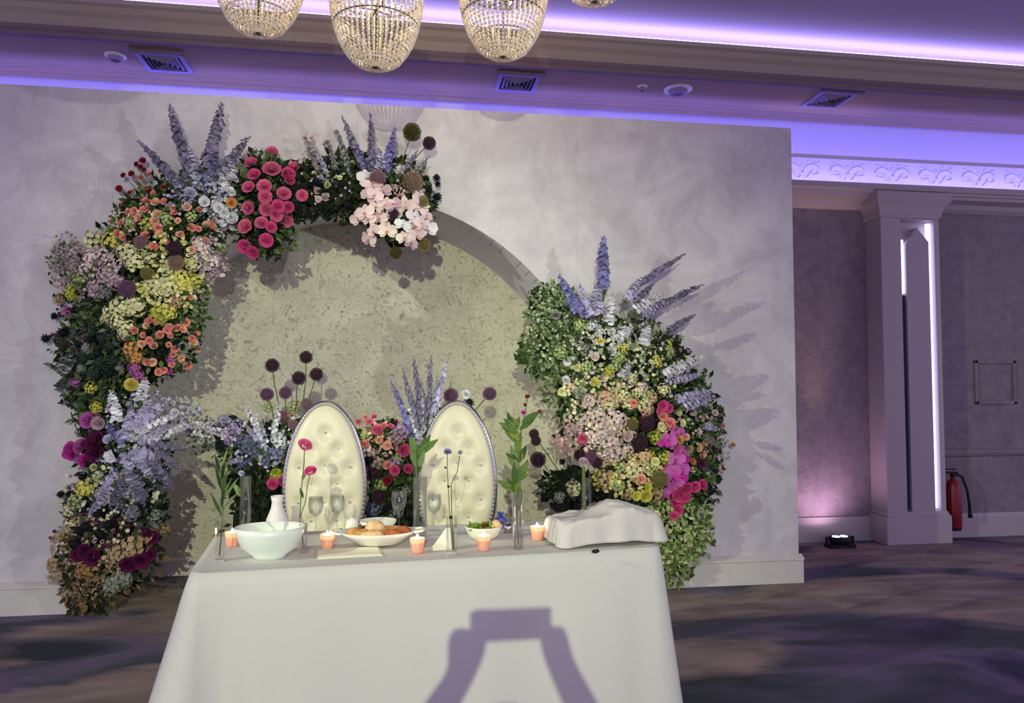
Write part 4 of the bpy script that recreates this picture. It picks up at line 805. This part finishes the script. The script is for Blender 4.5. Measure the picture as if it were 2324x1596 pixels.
# ------------------------------------------------------------------ throne chairs
def chair():
    r = empty('throne_chair')
    a, zc, hz = .235, .93, .475
    tufts = [(0, .30)] + [(s*.075, .20) for s in (-1, 1)] + [(0, .10), (-.15, .09), (.15, .09)] + [(s*.075, -.01) for s in (-1, 1)] + [(0, -.12), (-.15, -.12), (.15, -.12)] + [(s*.075, -.23) for s in (-1, 1)] + [(0, -.33)]
    def egg(u): return (a*(1 - .10*math.sin(u))*math.cos(u), hz*math.sin(u))      # narrower at the top
    def dep(x, z, rr):
        d = .045*math.sqrt(max(0, 1 - rr**3))
        for tx, tz in tufts: d -= .024*math.exp(-((x-tx)**2 + (z-tz)**2)/.0012)
        for (tx, tz), (sx, sz) in ((p, q) for p in tufts for q in tufts if p < q and 0 < (p[0]-q[0])**2 + (p[1]-q[1])**2 < .0185):
            L2 = (sx-tx)**2 + (sz-tz)**2; t = max(0, min(1, ((x-tx)*(sx-tx) + (z-tz)*(sz-tz))/L2)); dx, dz = x-tx-t*(sx-tx), z-tz-t*(sz-tz)
            d -= .002*math.exp(-(dx*dx + dz*dz)/.0004)
        return d
    mb = MB(); n, m = 96, 26; rings = []
    for i in range(1, m + 1):
        rr = (i/m)**.85; ring = []
        for k in range(n):
            x, z = egg(2*math.pi*k/n); x *= rr*.97; z *= rr*.97; ring.append(mb.vert((x, -.02 - dep(x, z, rr), zc + z)))
        rings.append(ring)
    c = mb.vert((0, -.02 - dep(0, 0, 0), zc))
    for k in range(n):
        j = (k+1) % n; mb.face(c, rings[0][j], rings[0][k])
        for i in range(m-1): mb.face(rings[i][k], rings[i][j], rings[i+1][j], rings[i+1][k])
    bk = [mb.vert((egg(2*math.pi*k/n)[0]*.97, .03, zc + egg(2*math.pi*k/n)[1]*.97)) for k in range(n)]
    for k in range(n): j = (k+1) % n; mb.face(rings[-1][k], rings[-1][j], bk[j], bk[k])
    mb.face(*bk)
    back = obj('backrest', mb, M['leather'], r, True, world=False)
    for tx, tz in tufts:
        mb = MB(); mb.ball((tx, -.022 - dep(tx, tz, .3), zc + tz), (.010, .008, .010), 8, 5); obj('crystal_button', mb, M['crystal'], back, False, world=False)
    mb = MB(); mb.tube([(egg(2*math.pi*k/72)[0], .0, zc + egg(2*math.pi*k/72)[1]) for k in range(72)], .017, 8, closed=True); fr = obj('back_frame', mb, M['silver'], r, True, world=False)
    mb = MB()
    for k in range(110):
        x, z = egg(2*math.pi*k/110); mb.ball((x, -.018, zc + z), .0085, 6, 4)
    tag(obj('rhinestone_trim', mb, M['crystal'], fr, False, world=False), kind='stuff')
    mb = MB(); mb.lathe([(.001, .50), (.2, .505), (.255, .49), (.265, .46), (.255, .42), (.001, .42)], 32, o=(0, -.27, 0), sy=.95); obj('seat', mb, M['leather'], r, True, world=False)
    mb = MB(); mb.lathe([(.001, .36), (.255, .36), (.268, .38), (.268, .42), (.001, .42)], 32, o=(0, -.27, 0), sy=.95); obj('seat_frame', mb, M['silver'], r, True, world=False)
    for sx in (-1, 1):
        mb = MB(); mb.tube([(sx*.17, -.44, .37), (sx*.19, -.47, .22), (sx*.18, -.47, .0)], [.03, .02, .014], 8); obj('leg', mb, M['silver'], r, True, world=False)
        mb = MB(); mb.tube([(sx*.15, -.02, .52), (sx*.17, -.06, .36), (sx*.17, .03, .0)], [.02, .026, .016], 8); obj('leg', mb, M['silver'], r, True, world=False)
    return r
ch1 = chair(); ch1.location = (-.43, 4.7, 0); tag(ch1, 'cream tufted oval-back throne chair behind the bread platter', 'chair', 'oval-back throne chairs at the table')
ch2 = copy_tree(ch1); ch2.location = (.375, 4.72, 0); ch2.rotation_euler = (0, 0, math.radians(-12)); ch2['label'] = 'cream tufted oval-back throne chair with the square bud vase in front'

# ------------------------------------------------------------------ things on the table
def TP(px, py): return PZ(px, py, TT)
def lathe_thing(name, px, py, prof, m, label, cat, n=28, sx=1, sy=1, group=None, part='body', smooth=True):
    P = TP(px, py); r = empty(name, P, label, cat, group); mb = MB(); mb.lathe(prof, n, sx=sx, sy=sy); obj(part, mb, m, r, smooth, world=False); return r
# votive candles
def candle():
    r = empty('votive_candle'); mb = MB(); mb.lathe([(.001, 0), (.024, 0), (.026, .004), (.034, .066), (.0325, .066), (.025, .01), (.001, .008)], 24); obj('glass_holder', mb, M['votive'], r, True, world=False)
    mb = MB(); mb.lathe([(.001, .01), (.0245, .01), (.029, .046), (.001, .046)], 20); obj('wax', mb, M['votive'], r, True, world=False)
    mb = MB(); mb.lathe([(.0005, .047), (.011, .053), (.014, .060), (.010, .070), (.004, .079), (.0005, .085)], 12); obj('flame', mb, M['flame'], r, True, world=False)
    mb = MB(); mb.tube([(0, 0, .045), (0, 0, .056)], .0015, 5); obj('wick', mb, M['black'], r, world=False)
    l = bpy.data.lights.new('candle_glow', 'POINT'); l.energy = .4; l.color = (1, .70, .45); l.shadow_soft_size = .012
    o = link('candle_glow', l, r, (0, 0, .075)); return r
c0 = candle()
for i, (px, py, lab) in enumerate(((743, 1246, 'lit peach votive candle left of the bread platter'), (947, 1255, 'lit peach votive candle right of the bread platter'), (1097, 1249, 'lit peach votive candle in front of the salad bowl'), (1219, 1226, 'lit peach votive candle against the draped white cloth'), (527, 1240, 'lit votive candle behind the leftmost bud vase'))):
    o = c0 if i == 0 else copy_tree(c0); o.location = TP(px, py); tag(o, lab, 'candle', 'lit votive candles on the table')
# glass vases with stems
def vase(name, px, py, r, h, label, square=False, group='clear glass bud vases', flare=0):
    P = TP(px, py); R = empty(name, P, label, 'vase', group); mb = MB(); n = 4 if square else 28
    k = 1.414 if square else 1
    prof = [(.001, 0), (r*k, 0), (r*k, h*.5), ((r + flare)*k, h), ((r + flare - .003)*k, h), ((r - .003)*k, h*.5), ((r - .003)*k, .018), (.001, .018)]
    mb.lathe(prof, n); g = obj('glass', mb, M['glass'], R, not square, world=False)
    if square: g.rotation_euler = (0, 0, math.pi/4 + tang)
    mb = MB(); mb.tube([((r+flare)*math.cos(t*.2618), (r+flare)*math.sin(t*.2618), h) for t in range(24)], .0018, 5, closed=True) if not square else mb.box((-r, -r, .0005), (r, r, .006))
    obj('rim' if not square else 'base_plate', mb, M['crystal'] if square else M['glass'], R, True, world=False); return R
def sprig(name, label, px, py, path, flowers, leaves, cat='flower', rad=.0025, col_leaf=MG, lw=.34):
    """stem flower standing in a vase; path in photo coordinates from the base upwards at the depth of the vase"""
    P = TP(px, py); R = empty(name, P, label, cat); Y = P.y; pts = [PY(x, y, Y) for x, y in path]; pts[0].z = max(pts[0].z, TT + .02)
    mb = MB(); mb.tube(pts, rad, 6); obj('stem', mb, M['stem'], R, True)
    mp = MPP(P)
    for kind, x, y, d, c in flowers:
        Q = PY(x, y, Y); o = link(kind, random.choice(FL[kind]), R); o.location = Q - P; o.rotation_mode = 'QUATERNION'
        o.rotation_quaternion = Vector((U(-.5, .5), -.6, .7)).normalized().to_track_quat('Z', 'Y'); o.scale = (d*mp,)*3; o.color = rgb(*CC[c])
    for x, y, L, ang in leaves:
        mb = MB(); c = rgb(*random.choice(col_leaf)); mb.val = c[:3]; Q = PY(x, y, Y); a = math.radians(ang)
        d = Vector((math.cos(a), U(-.3, .3), math.sin(a))); nrm = Vector((U(-.3, .3), -1, .3)); mb.petal(Q, d, nrm, L*mp, L*mp*lw, -.2, 3, (.3, 1, .8, .1)); obj('leaf', mb, M['foliage'], R, True, attr='tint')
    return R
vase('bud_vase', 499, 1273, .019, .17, 'tall square clear bud vase at the left end of the table', True)
sprig('cut_greenery', 'bare cut stems in the leftmost square bud vase', 499, 1272, [(498, 1262), (503, 1210), (506, 1140), (500, 1060)], [], [(503, 1170 - 8*k, U(44, 66), U(55, 125)) for k in range(14)], 'flower', .003, MG + DG, .12)
vase('cylinder_vase', 556, 1222, .026, .30, 'tall clear cylinder vase behind the white bowl')
sprig('cut_greenery', 'pale yellow stem in the tall cylinder vase behind the white bowl', 556, 1221, [(552, 1215), (551, 1150), (548, 1080)], [('carnation', 548, 1076, 16, 'lav')], [(550, 1130, 40, 120)], 'flower', .006, PG)
vase('bud_vase', 688, 1256, .019, .13, 'slim clear bud vase holding two pink roses right of the white bowl')
sprig('cut_rose', 'pair of long-stemmed pink roses in front of the left chair', 688, 1255, [(690, 1250), (680, 1180), (684, 1110), (690, 1050), (691, 1018)], [('rose', 691, 1012, 36, 'pink'), ('rose', 705, 1071, 30, 'hot')], [(686, 1090, 26, 70), (688, 1130, 24, 110)])
P_ = bpy.data.objects['cut_rose']; mb = MB(); Yr = P_.location.y; mb.tube([PY(681, 1176, Yr), PY(693, 1140, Yr), PY(698, 1100, Yr), PY(704, 1074, Yr)], .002, 6); obj('stem', mb, M['stem'], P_, True)
vase('cylinder_vase', 953, 1218, .034, .29, 'tall clear cylinder vase with a lily stem between the chairs')
sprig('lily_stem', 'green lily stem with long leaves between the chairs', 953, 1217, [(950, 1210), (948, 1120), (944, 1060), (942, 1020)], [], [(944, 1060, 70, 95), (946, 1040, 60, 60), (948, 1030, 56, 35), (944, 1080, 60, 80), (943, 1030, 40, 110), (952, 1060, 40, 75)], 'flower', .005)
vase('bud_vase', 1024, 1260, .021, .17, 'square clear bud vase in front of the right chair', True)
sprig('cut_flower', 'thin stem with a small violet flower in front of the right chair', 1024, 1259, [(1028, 1250), (1022, 1190), (1018, 1120), (1015, 1060), (1015, 1034)], [('carnation', 1016, 1028, 20, 'blue'), ('thistle', 1011, 1062, 8, 'thist'), ('thistle', 1018, 1105, 10, 'thist'), ('thistle', 1023, 1175, 12, 'thisd')], [], 'flower', .002)
sprig('cut_flower', 'thin curved stem with a closed grey bud in front of the right chair', 1026, 1259, [(1030, 1250), (1026, 1190), (1024, 1100), (1038, 1070), (1043, 1035)], [('thistle', 1044, 1028, 16, 'sage')], [], 'flower', .002)
vase('trumpet_vase', 1176, 1246, .024, .26, 'flared clear vase of leafy greenery right of the salad bowl', flare=.012)
sprig('leafy_branch', 'tall leafy green branch with tiny magenta buds in the flared vase', 1176, 1245, [(1176, 1238), (1172, 1150), (1178, 1050), (1184, 970), (1193, 930), (1197, 905)],
      [('carnation', 1197, 902, 13, 'dred'), ('carnation', 1191, 920, 11, 'dred'), ('carnation', 1188, 938, 14, 'mag'), ('carnation', 1224, 936, 13, 'dred')],
      [(1170, 1060, 50, 100), (1172, 1030, 50, 80), (1178, 1000, 46, 130), (1165, 985, 44, 70), (1172, 980, 46, 150), (1180, 975, 46, 40), (1165, 1000, 40, 120), (1176, 1050, 46, 60), (1170, 1100, 50, 95), (1180, 1090, 50, 70), (1176, 1130, 50, 110), (1185, 960, 50, 35), (1160, 970, 36, 100), (1178, 1150, 50, 85)] + [(U(1160, 1190), U(955, 1120), U(28, 46), U(20, 160)) for k in range(14)], col_leaf=MG + [(96, 120, 50), (120, 134, 60)])
vase('cylinder_vase', 1331, 1200, .026, .26, 'tall clear cylinder vase rising behind the draped white cloth')
sprig('cut_rose', 'single pale pink rose rising behind the draped white cloth', 1331, 1199, [(1329, 1192), (1326, 1120), (1324, 1060)], [('rose', 1324, 1050, 26, 'mauve')], [], 'flower', .009)
# drinking glasses
def goblet(px, py, label, s=1.0):
    P = TP(px, py); r = empty('wine_glass', P, label, 'glass', 'drinking glasses on the table'); r.scale = (s, s, s)
    mb = MB(); mb.lathe([(.001, 0), (.034, 0), (.034, .003), (.006, .008)], 24); obj('foot', mb, M['glass'], r, True, world=False)
    mb = MB(); mb.lathe([(.006, .008), (.004, .02), (.004, .075), (.008, .085)], 12); obj('stem', mb, M['glass'], r, True, world=False)
    mb = MB(); mb.lathe([(.008, .085), (.03, .105), (.038, .14), (.034, .185), (.0325, .185), (.036, .14), (.028, .108), (.001, .09)], 24); obj('bowl', mb, M['glass'], r, True, world=False)
goblet(716, 1212, 'stemmed clear glass just left of the leftmost front candle'); goblet(765, 1207, 'stemmed clear glass standing behind the leftmost front candle'); goblet(905, 1200, 'stemmed clear glass behind the bread platter', 1.05); goblet(985, 1205, 'stemmed clear glass right of the lily vase')
# carafe and white bowl
lathe_thing('carafe', 628, 1218, [(.001, 0), (.066, 0), (.068, .01), (.05, .09), (.03, .14), (.026, .17), (.032, .20), (.030, .20), (.023, .17), (.001, .16)], mat('frosted_carafe', rgb(206, 200, 204), .35), 'frosted white carafe behind the white bowl', 'carafe')
bw = lathe_thing('serving_bowl', 612, 1266, [(.001, .006), (.06, .006), (.06, 0), (.068, 0), (.07, .012), (.12, .05), (.142, .105), (.148, .135), (.143, .135), (.135, .105), (.11, .055), (.001, .02)], M['chinag'], 'large pale celadon serving bowl at the left of the table', 'bowl', 40, 1.0, .82)
# bread platter on a folded napkin
nap = empty('folded_napkin', TP(795, 1262), 'flat folded cream napkin under the front of the bread platter', 'napkin'); nap.rotation_euler = (0, 0, math.radians(6))
for i in range(3):
    mb = MB(); mb.box((-.14 + i*.004, -.045 + i*.004, .0005 + .0035*i), (.14 - i*.006, .12, .0035 + .0035*i)); obj('fold', mb, M['paper'], nap, world=False, bevel=.0015)
pP = TP(858, 1240) + Vector((0, 0, .013))
PS = 1.22
pl = empty('bread_platter', pP, 'oval white handled platter holding bread rolls', 'platter')
mb = MB(); mb.lathe([(.001, .004), (.07, .004), (.075, 0), (.085, .002), (.12, .03), (.145, .046), (.142, .049), (.115, .035), (.08, .012), (.001, .010)], 40, sy=.72); obj('dish', mb, M['china'], pl, True, world=False); pl.scale = (PS, PS, PS)
for s_ in (-1, 1):
    mb = MB(); mb.tube([(s_*.135, -.035, .044), (s_*.165, -.03, .048), (s_*.175, 0, .05), (s_*.165, .03, .048), (s_*.135, .035, .044)], .006, 8); obj('handle', mb, M['china'], pl, True, world=False)
def food(name, P, r, m, label, cat, group=None, jit=.25):
    mb = MB(); mb.ball((0, 0, r[2]), r, 18, 12, jit); o = obj(name, mb, m, None, True); o.location = P; o.rotation_euler = (0, 0, U(-.6, .6)); return tag(o, label, cat, group)
for dx, dy, dz, r, m, lab in ((-.075, -.01, .014, (.048, .036, .026), 'bread', 'golden bread roll at the left end of the platter'), (-.022, -.045, .014, (.05, .032, .024), 'breadp', 'pale split bread roll at the front of the platter'), (.06, -.03, .014, (.046, .034, .024), 'bacon', 'dark browned roll at the front right of the platter'), (.095, .012, .02, (.036, .032, .022), 'bacon', 'small browned roll at the right end of the platter'), (-.012, .03, .03, (.042, .034, .028), 'breadp', 'pale round roll on top of the bread heap'), (.045, .045, .018, (.046, .032, .022), 'bread', 'golden roll at the back right of the platter'), (-.05, .05, .018, (.04, .03, .022), 'beet', 'dark rye roll at the back of the platter')):
    food('bread_roll', pP + Vector((dx, dy, dz))*PS, tuple(k*1.12 for k in r), M[m], lab, 'bread', 'bread rolls on the platter')
# back plates
d1 = lathe_thing('soup_plate', 858, 1203, [(.001, .004), (.05, .004), (.055, 0), (.065, .004), (.09, .035), (.095, .05), (.092, .05), (.06, .012), (.001, .010)], M['china'], 'deep white plate standing behind the bread platter', 'plate', 32)
lathe_thing('sugar_bowl', 797, 1203, [(.001, 0), (.03, 0), (.036, .02), (.034, .05), (.022, .062), (.008, .066), (.006, .074), (.001, .076)], M['china'], 'small white lidded pot behind the leftmost front candle', 'pot')
mb = MB()
for _ in range(26): mb.leaf(Vector((U(-.02, .02), U(-.02, .02), .002)), Vector((U(-1, 1), U(-1, 1), U(.3, 1))), Z, .03, .02)
o = obj('herb_garnish', mb, M['herb'], None); o.location = TP(769, 1211); tag(o, 'small dark green herb heap beside the white lidded pot', 'herbs')
sb = lathe_thing('salad_bowl', 1097, 1222, [(.001, .006), (.05, .006), (.05, 0), (.058, 0), (.075, .02), (.092, .055), (.094, .062), (.090, .062), (.07, .025), (.001, .012)], M['china'], 'shallow white bowl of salad in front of the right chair', 'bowl', 36)
P = TP(1097, 1222)
mb = MB()
for _ in range(70):
    q = Vector((U(-.065, .045), U(-.06, .06), .035 + U(0, .014))); mb.petal(q, Vector((U(-1, 1), U(-1, 1), U(.1, .8))), Z, U(.02, .035), .024, .2, 2)
o = obj('salad', mb, M['salad'], None, True); o.location = P; tag(o, 'green leaf salad heaped in the white bowl', 'salad', kind='stuff')
food('beet_slice', P + Vector((.005, .01, .052)), (.025, .014, .008), M['beet'], 'dark beetroot slice lying on the salad', 'beetroot')
food('bread_roll', P + Vector((.062, .0, .035)), (.028, .028, .026), M['breadp'], 'pale round roll at the edge of the salad bowl', 'bread')
tc_ = empty('tent_card', TP(1005, 1246), 'white folded tent card left of the square bud vase', 'card')
for s_ in (-1, 1):
    mb = MB(); a = [(-.05, s_*.03, 0), (.04, s_*.03, 0), (.035, 0, .095), (.015, 0, .095)]
    k = [mb.vert(p) for p in a]; k2 = [mb.vert((p[0], p[1] + .001*s_, p[2] + .0005)) for p in a]
    mb.face(*k); mb.face(*k2[::-1])
    for i in range(4): mb.face(k[i], k[(i+1) % 4], k2[(i+1) % 4], k2[i])
    obj('leaf_panel', mb, M['paper'], tc_, world=False)
mb = MB(); mb.lathe([(.001, 0), (.022, 0), (.024, .02), (.02, .05), (.001, .05)], 18); o = obj('salt_shaker', mb, M['silver'], None, True); o.location = TP(1153, 1209); tag(o, 'small silver shaker beside the flared vase', 'shaker')
# foil wrapped party favour between right chair and vase, stands on the table's back edge
ff = empty('gift_pouch', TP(1136, 1199), 'small blue foil gift pouch behind the salad bowl', 'gift'); mb = MB(); mb.ball((0, 0, .03), (.035, .025, .03), 12, 8, .6); obj('pouch', mb, M['bluefoil'], ff, False, world=False)
mb = MB()
for k in range(9): mb.petal(Vector((0, 0, .052)), pol(k*.7, .9), Z, .035, .025, .2, 2)
obj('gathered_top', mb, M['bluefoil'], ff, False, world=False)
# draped white cloth over a bread basket
DC = TP(1368, 1226); DC.z = TT
bk_ = empty('bread_basket', DC, 'oblong basket hidden beneath the draped white cloth', 'basket'); bk_.rotation_euler = (0, 0, tang)
mb = MB(); mb.lathe([(.001, 0), (.15, 0), (.19, .10), (.18, .10), (.145, .008), (.001, .008)], 28, sy=.55); obj('body', mb, M['wood'], bk_, True, world=False)
dc = draped('draped_cloth', M['napkin'], .255, .125, .092, .082, .05, .014, .006, 7, 21,
            topfn=lambda x, y: .050 + .045*math.exp(-((x-.12)/.13)**2) - .35*x*x - 1.2*y*y + .012*math.sin(x*19+1)*math.cos(y*14) + .02*noise.noise(Vector((x*11, y*11, 3.1))) + .008*noise.noise(Vector((x*30, y*30, 1.7))), hemfn=lambda u: -.009 - .006*math.sin(3*u + 1) - .003*math.sin(7*u), rows=10)
dc.location = DC; dc.rotation_euler = (0, 0, tang + .03); tag(dc, 'rumpled white cloth draped in a mound at the right of the table', 'cloth')
mb = MB(); mb.ball((0, 0, .009), (.018, .012, .009), 10, 6, .6); o = obj('dark_speck', mb, M['black'], None, True); o.location = TP(1352, 1256); tag(o, 'small dark speck at the hem of the draped cloth', 'pebble')  # unidentified small dark lump placed at the cloth hem

# ------------------------------------------------------------------ chandeliers
def chandelier():
    r = empty('crystal_chandelier')
    prof = [(.030, .012), (.085, .022), (.14, .058), (.18, .11), (.21, .17), (.232, .235), (.25, .31), (.258, .39), (.258, .47), (.245, .55), (.215, .62), (.16, .68)]
    dense = []
    for (r0, z0), (r1, z1) in zip(prof[:-1], prof[1:]):
        L = math.hypot(r1-r0, z1-z0); n = max(1, round(L/.0215))
        for i in range(n): dense.append((r0 + (r1-r0)*i/n, z0 + (z1-z0)*i/n))
    mb = MB()
    for i, (rr, z) in enumerate(dense):
        s_ = .0122 if rr > .1 else .008; c = Vector((rr, 0, z)); a = U(0, 1.5)
        k = [mb.vert(c + Vector((0, 0, s_*1.15))), mb.vert(c - Vector((0, 0, s_*1.15)))] + [mb.vert(c + Vector((math.cos(a + q*1.5708)*s_*.8, math.sin(a + q*1.5708)*s_*.8, 0))) for q in range(4)]
        for q in range(4): mb.face(k[0], k[2+q], k[2+(q+1) % 4]); mb.face(k[1], k[2+(q+1) % 4], k[2+q])
    strand = mb.mesh('bead_strand', M['beads'], False)
    N = 46
    for i in range(N):
        o = link('bead_strand', strand, r); o.rotation_euler = (0, 0, 2*math.pi*i/N)
    for rr, z, t in ((.258, .43, .006), (.235, .245, .004), (.17, .115, .004), (.16, .68, .008)):
        mb = MB(); mb.tube([(rr*math.cos(k*.1745), rr*math.sin(k*.1745), z) for k in range(36)], t, 6, closed=True); obj('ring', mb, M['brass'], r, True, world=False)
    mb = MB(); mb.lathe([(.001, 0), (.01, .003), (.013, .012), (.006, .02), (.03, .022), (.03, .03), (.001, .03)], 16); obj('finial', mb, M['brass'], r, True, world=False)
    mb = MB(); mb.tube([(0, 0, .03), (0, 0, .7)], .006, 8); obj('rod', mb, M['brass'], r, True, world=False)
    for k in range(4):
        a = k*1.5708 + .4; mb = MB(); mb.lathe([(.0005, 0), (.012, .012), (.014, .03), (.008, .05), (.0005, .065)], 10, o=(.09*math.cos(a), .09*math.sin(a), .36)); obj('bulb', mb, M['bulb'], r, True, world=False)
        mb = MB(); mb.tube([(0, 0, .34), (.09*math.cos(a), .09*math.sin(a), .33), (.09*math.cos(a), .09*math.sin(a), .36)], .005, 6); obj('arm', mb, M['brass'], r, True, world=False)
    return r
cH = chandelier()
for i, (px, py, Y, lab) in enumerate(((853, 157, 4.2, 'lowest crystal basket chandelier, second from the left'), (586, 80, 4.25, 'leftmost crystal basket chandelier'), (1142, 133, 4.2, 'crystal basket chandelier, third from the left'), (1350, 8, 4.2, 'rightmost crystal chandelier, only its bottom in view'))):
    o = cH if i == 0 else copy_tree(cH); P = PY(px, py, Y); o.location = P; tag(o, lab, 'chandelier', 'crystal chandeliers'); o.rotation_euler = (0, 0, i*.3)
    mb = MB(); mb.tube([(0, 0, .68), (0, 0, 4.53 - P.z)], .01, 8); obj('suspension_rod', mb, M['brass'], o, True, world=False)
    mb = MB(); mb.lathe([(.001, 4.50 - P.z), (.06, 4.505 - P.z), (.07, 4.53 - P.z)], 20); obj('ceiling_rose', mb, M['brass'], o, True, world=False)
    l = bpy.data.lights.new('chandelier_glow', 'POINT'); l.energy = 5; l.color = (1, .80, .5); l.shadow_soft_size = .06
    link('chandelier_glow', l, o, (0, 0, .42))

# ------------------------------------------------------------------ the photographer behind the camera, whose shadow falls on the cloth
def SHP(px, py, Y):                    # point at depth Y whose shadow from the key spot falls at this place on the cloth front
    A = TL(-HX, -HY - .02); B = TL(HX, -HY - .02); t = (B - A).normalized(); n = Vector((-t.y, t.x, 0)); d = ray(px, py)
    P = CAM + d*((A - CAM).dot(n)/d.dot(n)); q = KEY - P; return P + q*((Y - P.y)/q.y)
ph = empty('smartphone', (.052, -.012, 1.443), 'black smartphone held sideways in front of the photographer', 'phone')
c4 = [SHP(1095, 1380, -.006), SHP(1250, 1380, -.006), SHP(1250, 1452, -.006), SHP(1095, 1452, -.006)]
x0, x1 = (c4[0].x + c4[3].x)/2, (c4[1].x + c4[2].x)/2; z0, z1 = (c4[2].z + c4[3].z)/2, (c4[0].z + c4[1].z)/2
mb = MB(); mb.box((x0, -.016, z0), (x1, -.007, z1)); obj('case', mb, M['black'], ph, bevel=.003)
mb = MB(); mb.box((x0 + .004, -.0172, z0 + .004), (x1 - .004, -.0162, z1 - .004)); obj('screen', mb, emis('phone_screen', (.5, .5, .55, 1), .3), ph)
mb = MB(); mb.lathe([(.009, 0), (.009, .003), (.007, .003)], 16); o = obj('lens_ring', mb, M['silver'], ph, True, world=False); o.rotation_euler = (math.pi/2, 0, 0); o.location = Vector((0, -.0065, CAMH)) - ph.location
hL, wL, eL = SHP(1072, 1428, -.03), SHP(1050, 1528, -.06), SHP(915, 1745, -.22)
hR, wR, eR = SHP(1250, 1420, -.025), SHP(1268, 1500, -.05), SHP(1395, 1760, -.22)
htop = SHP(1140, 1592, -.26)
hc = htop - Vector((0, 0, .105)); nk = hc - Vector((0, .02, .14)); cx = hc.x
chest = Vector((cx, -.30, nk.z - .16)); pel = Vector((cx, -.28, chest.z - .34))
sL, sR = Vector((cx - .165, -.30, nk.z - .055)), Vector((cx + .165, -.30, nk.z - .055))
def skin(name, verts, edges, radii, m, parent, root=0, sub=2):
    me = bpy.data.meshes.new(name); me.from_pydata([tuple(v) for v in verts], edges, []); me.materials.append(m)
    o = link(name, me, parent)
    if parent is not None: o.location = -parent.location
    sk = o.modifiers.new('skin', 'SKIN'); sk.use_smooth_shade = True
    for i, r in enumerate(radii):
        d = me.skin_vertices[0].data[i]; d.radius = r if isinstance(r, tuple) else (r, r); d.use_root = (i in root) if isinstance(root, (set, list)) else (i == root)
    su = o.modifiers.new('subsurf', 'SUBSURF'); su.levels = su.render_levels = sub
    return o
pe = empty('person', (cx, -.28, 0), 'person in a dark dress raising a phone to photograph the table', 'person')
V = [pel, chest, nk - Vector((0, 0, .02)), nk + Vector((0, 0, .04)), hc - Vector((0, -.01, .04)), hc + Vector((0, .012, .01)), hc + Vector((0, 0, .065)), sL, eL, wL, hL, sR, eR, wR, hR, hL + (wL - hL)*.35 + Vector((-.006, 0, 0)), hR + (wR - hR)*.42]
Rd = [(.145, .10), (.15, .10), .055, .048, (.062, .075), (.075, .09), (.05, .06), .055, .048, .034, (.046, .040), .055, .05, .036, (.034, .030), (.060, .054), (.040, .038)]
E = [(0, 1), (1, 2), (2, 3), (3, 4), (4, 5), (5, 6), (2, 7), (7, 8), (8, 9), (9, 15), (15, 10), (2, 11), (11, 12), (12, 13), (13, 16), (16, 14)]
roots = {0}
for s_, kx in ((-1, pel.x - .085), (1, pel.x + .085)):
    b = len(V); V += [Vector((kx, -.28, pel.z - .08)), Vector((kx, -.26, pel.z*.52)), Vector((kx, -.30, .07)), Vector((kx, -.22, .03)), Vector((kx, -.14, .025))]; Rd += [.075, .05, .032, (.034, .03), (.03, .018)]
    E += [(0, b), (b, b+1), (b+1, b+2), (b+2, b+3), (b+3, b+4)]
for hand, edge, s_ in ((hL, x0, -1), (hR, x1, 1)):
    for k, ln in enumerate((.9, 1.0, .95, .8)):          # fingers over the back edge of the phone
        zz = min(hand.z + .026, z1 - .016) - .017*k; b = len(V)
        V += [Vector((hand.x, -.012, zz)), Vector((hand.x - s_*.012, .004, zz + .004)), Vector((edge - s_*.012*ln, .003, zz + .006)), Vector((edge - s_*.022*ln, -.001, zz + .007))]
        Rd += [.010, .0095, .0085, .007]; E += [(b, b+1), (b+1, b+2), (b+2, b+3)]; roots.add(b)
    b = len(V); V += [Vector((hand.x, -.025, hand.z - .02)), Vector((hand.x - s_*.01, -.035, hand.z + .005)), Vector((edge - s_*.02, -.026, min(hand.z + .02, z1 - .02)))]; Rd += [.012, .011, .009]; E += [(b, b+1), (b+1, b+2)]; roots.add(b)
b = len(V); V += [hc + Vector((0, .08, -.02)), hc + Vector((0, .10, -.035))]; Rd += [.012, .014]; E += [(b, b+1)]; roots.add(b)
for s_ in (-1, 1):
    b = len(V); V += [hc + Vector((s_*.07, -.005, .0)), hc + Vector((s_*.085, -.01, -.02))]; Rd += [.012, .014]; E += [(b, b+1)]; roots.add(b)
skin('body', V, E, Rd, M['skin'], pe, roots, 2)
mb = MB(); mb.ball(hc + Vector((0, -.03, .015)), (.092, .095, .09), 18, 12, .05); mb.ball(hc + Vector((0, -.075, -.07)), (.075, .045, .11), 14, 10, .05); obj('hair', mb, M['hair'], pe, True)
for s_ in (-1, 1):
    mb = MB(); mb.ball(hc + Vector((s_*.03, .082, .0)), (.012, .008, .008), 10, 6); obj('eye', mb, M['paper'], pe, True)
mb = MB(); mb.ball(hc + Vector((0, .078, -.062)), (.024, .012, .008), 10, 6); obj('mouth', mb, mat('lips', rgb(170, 90, 90), .5), pe, True)
mb = MB(); mb.lathe([(.085, nk.z - .04), (.175, nk.z - .07), (.185, nk.z - .2), (.145, pel.z + .12), (.19, pel.z), (.24, pel.z - .22), (.27, .42)], 32, o=(cx, -.29, 0), sy=.68); dr = obj('dress', mb, M['cloth_dark'], pe, True)
dr.modifiers.new('thickness', 'SOLIDIFY').thickness = .004
for s_, kx in ((-1, pel.x - .085), (1, pel.x + .085)):
    mb = MB(); mb.ball((kx, -.215, .035), (.046, .12, .034), 14, 8); obj('shoe', mb, M['black'], pe, True)
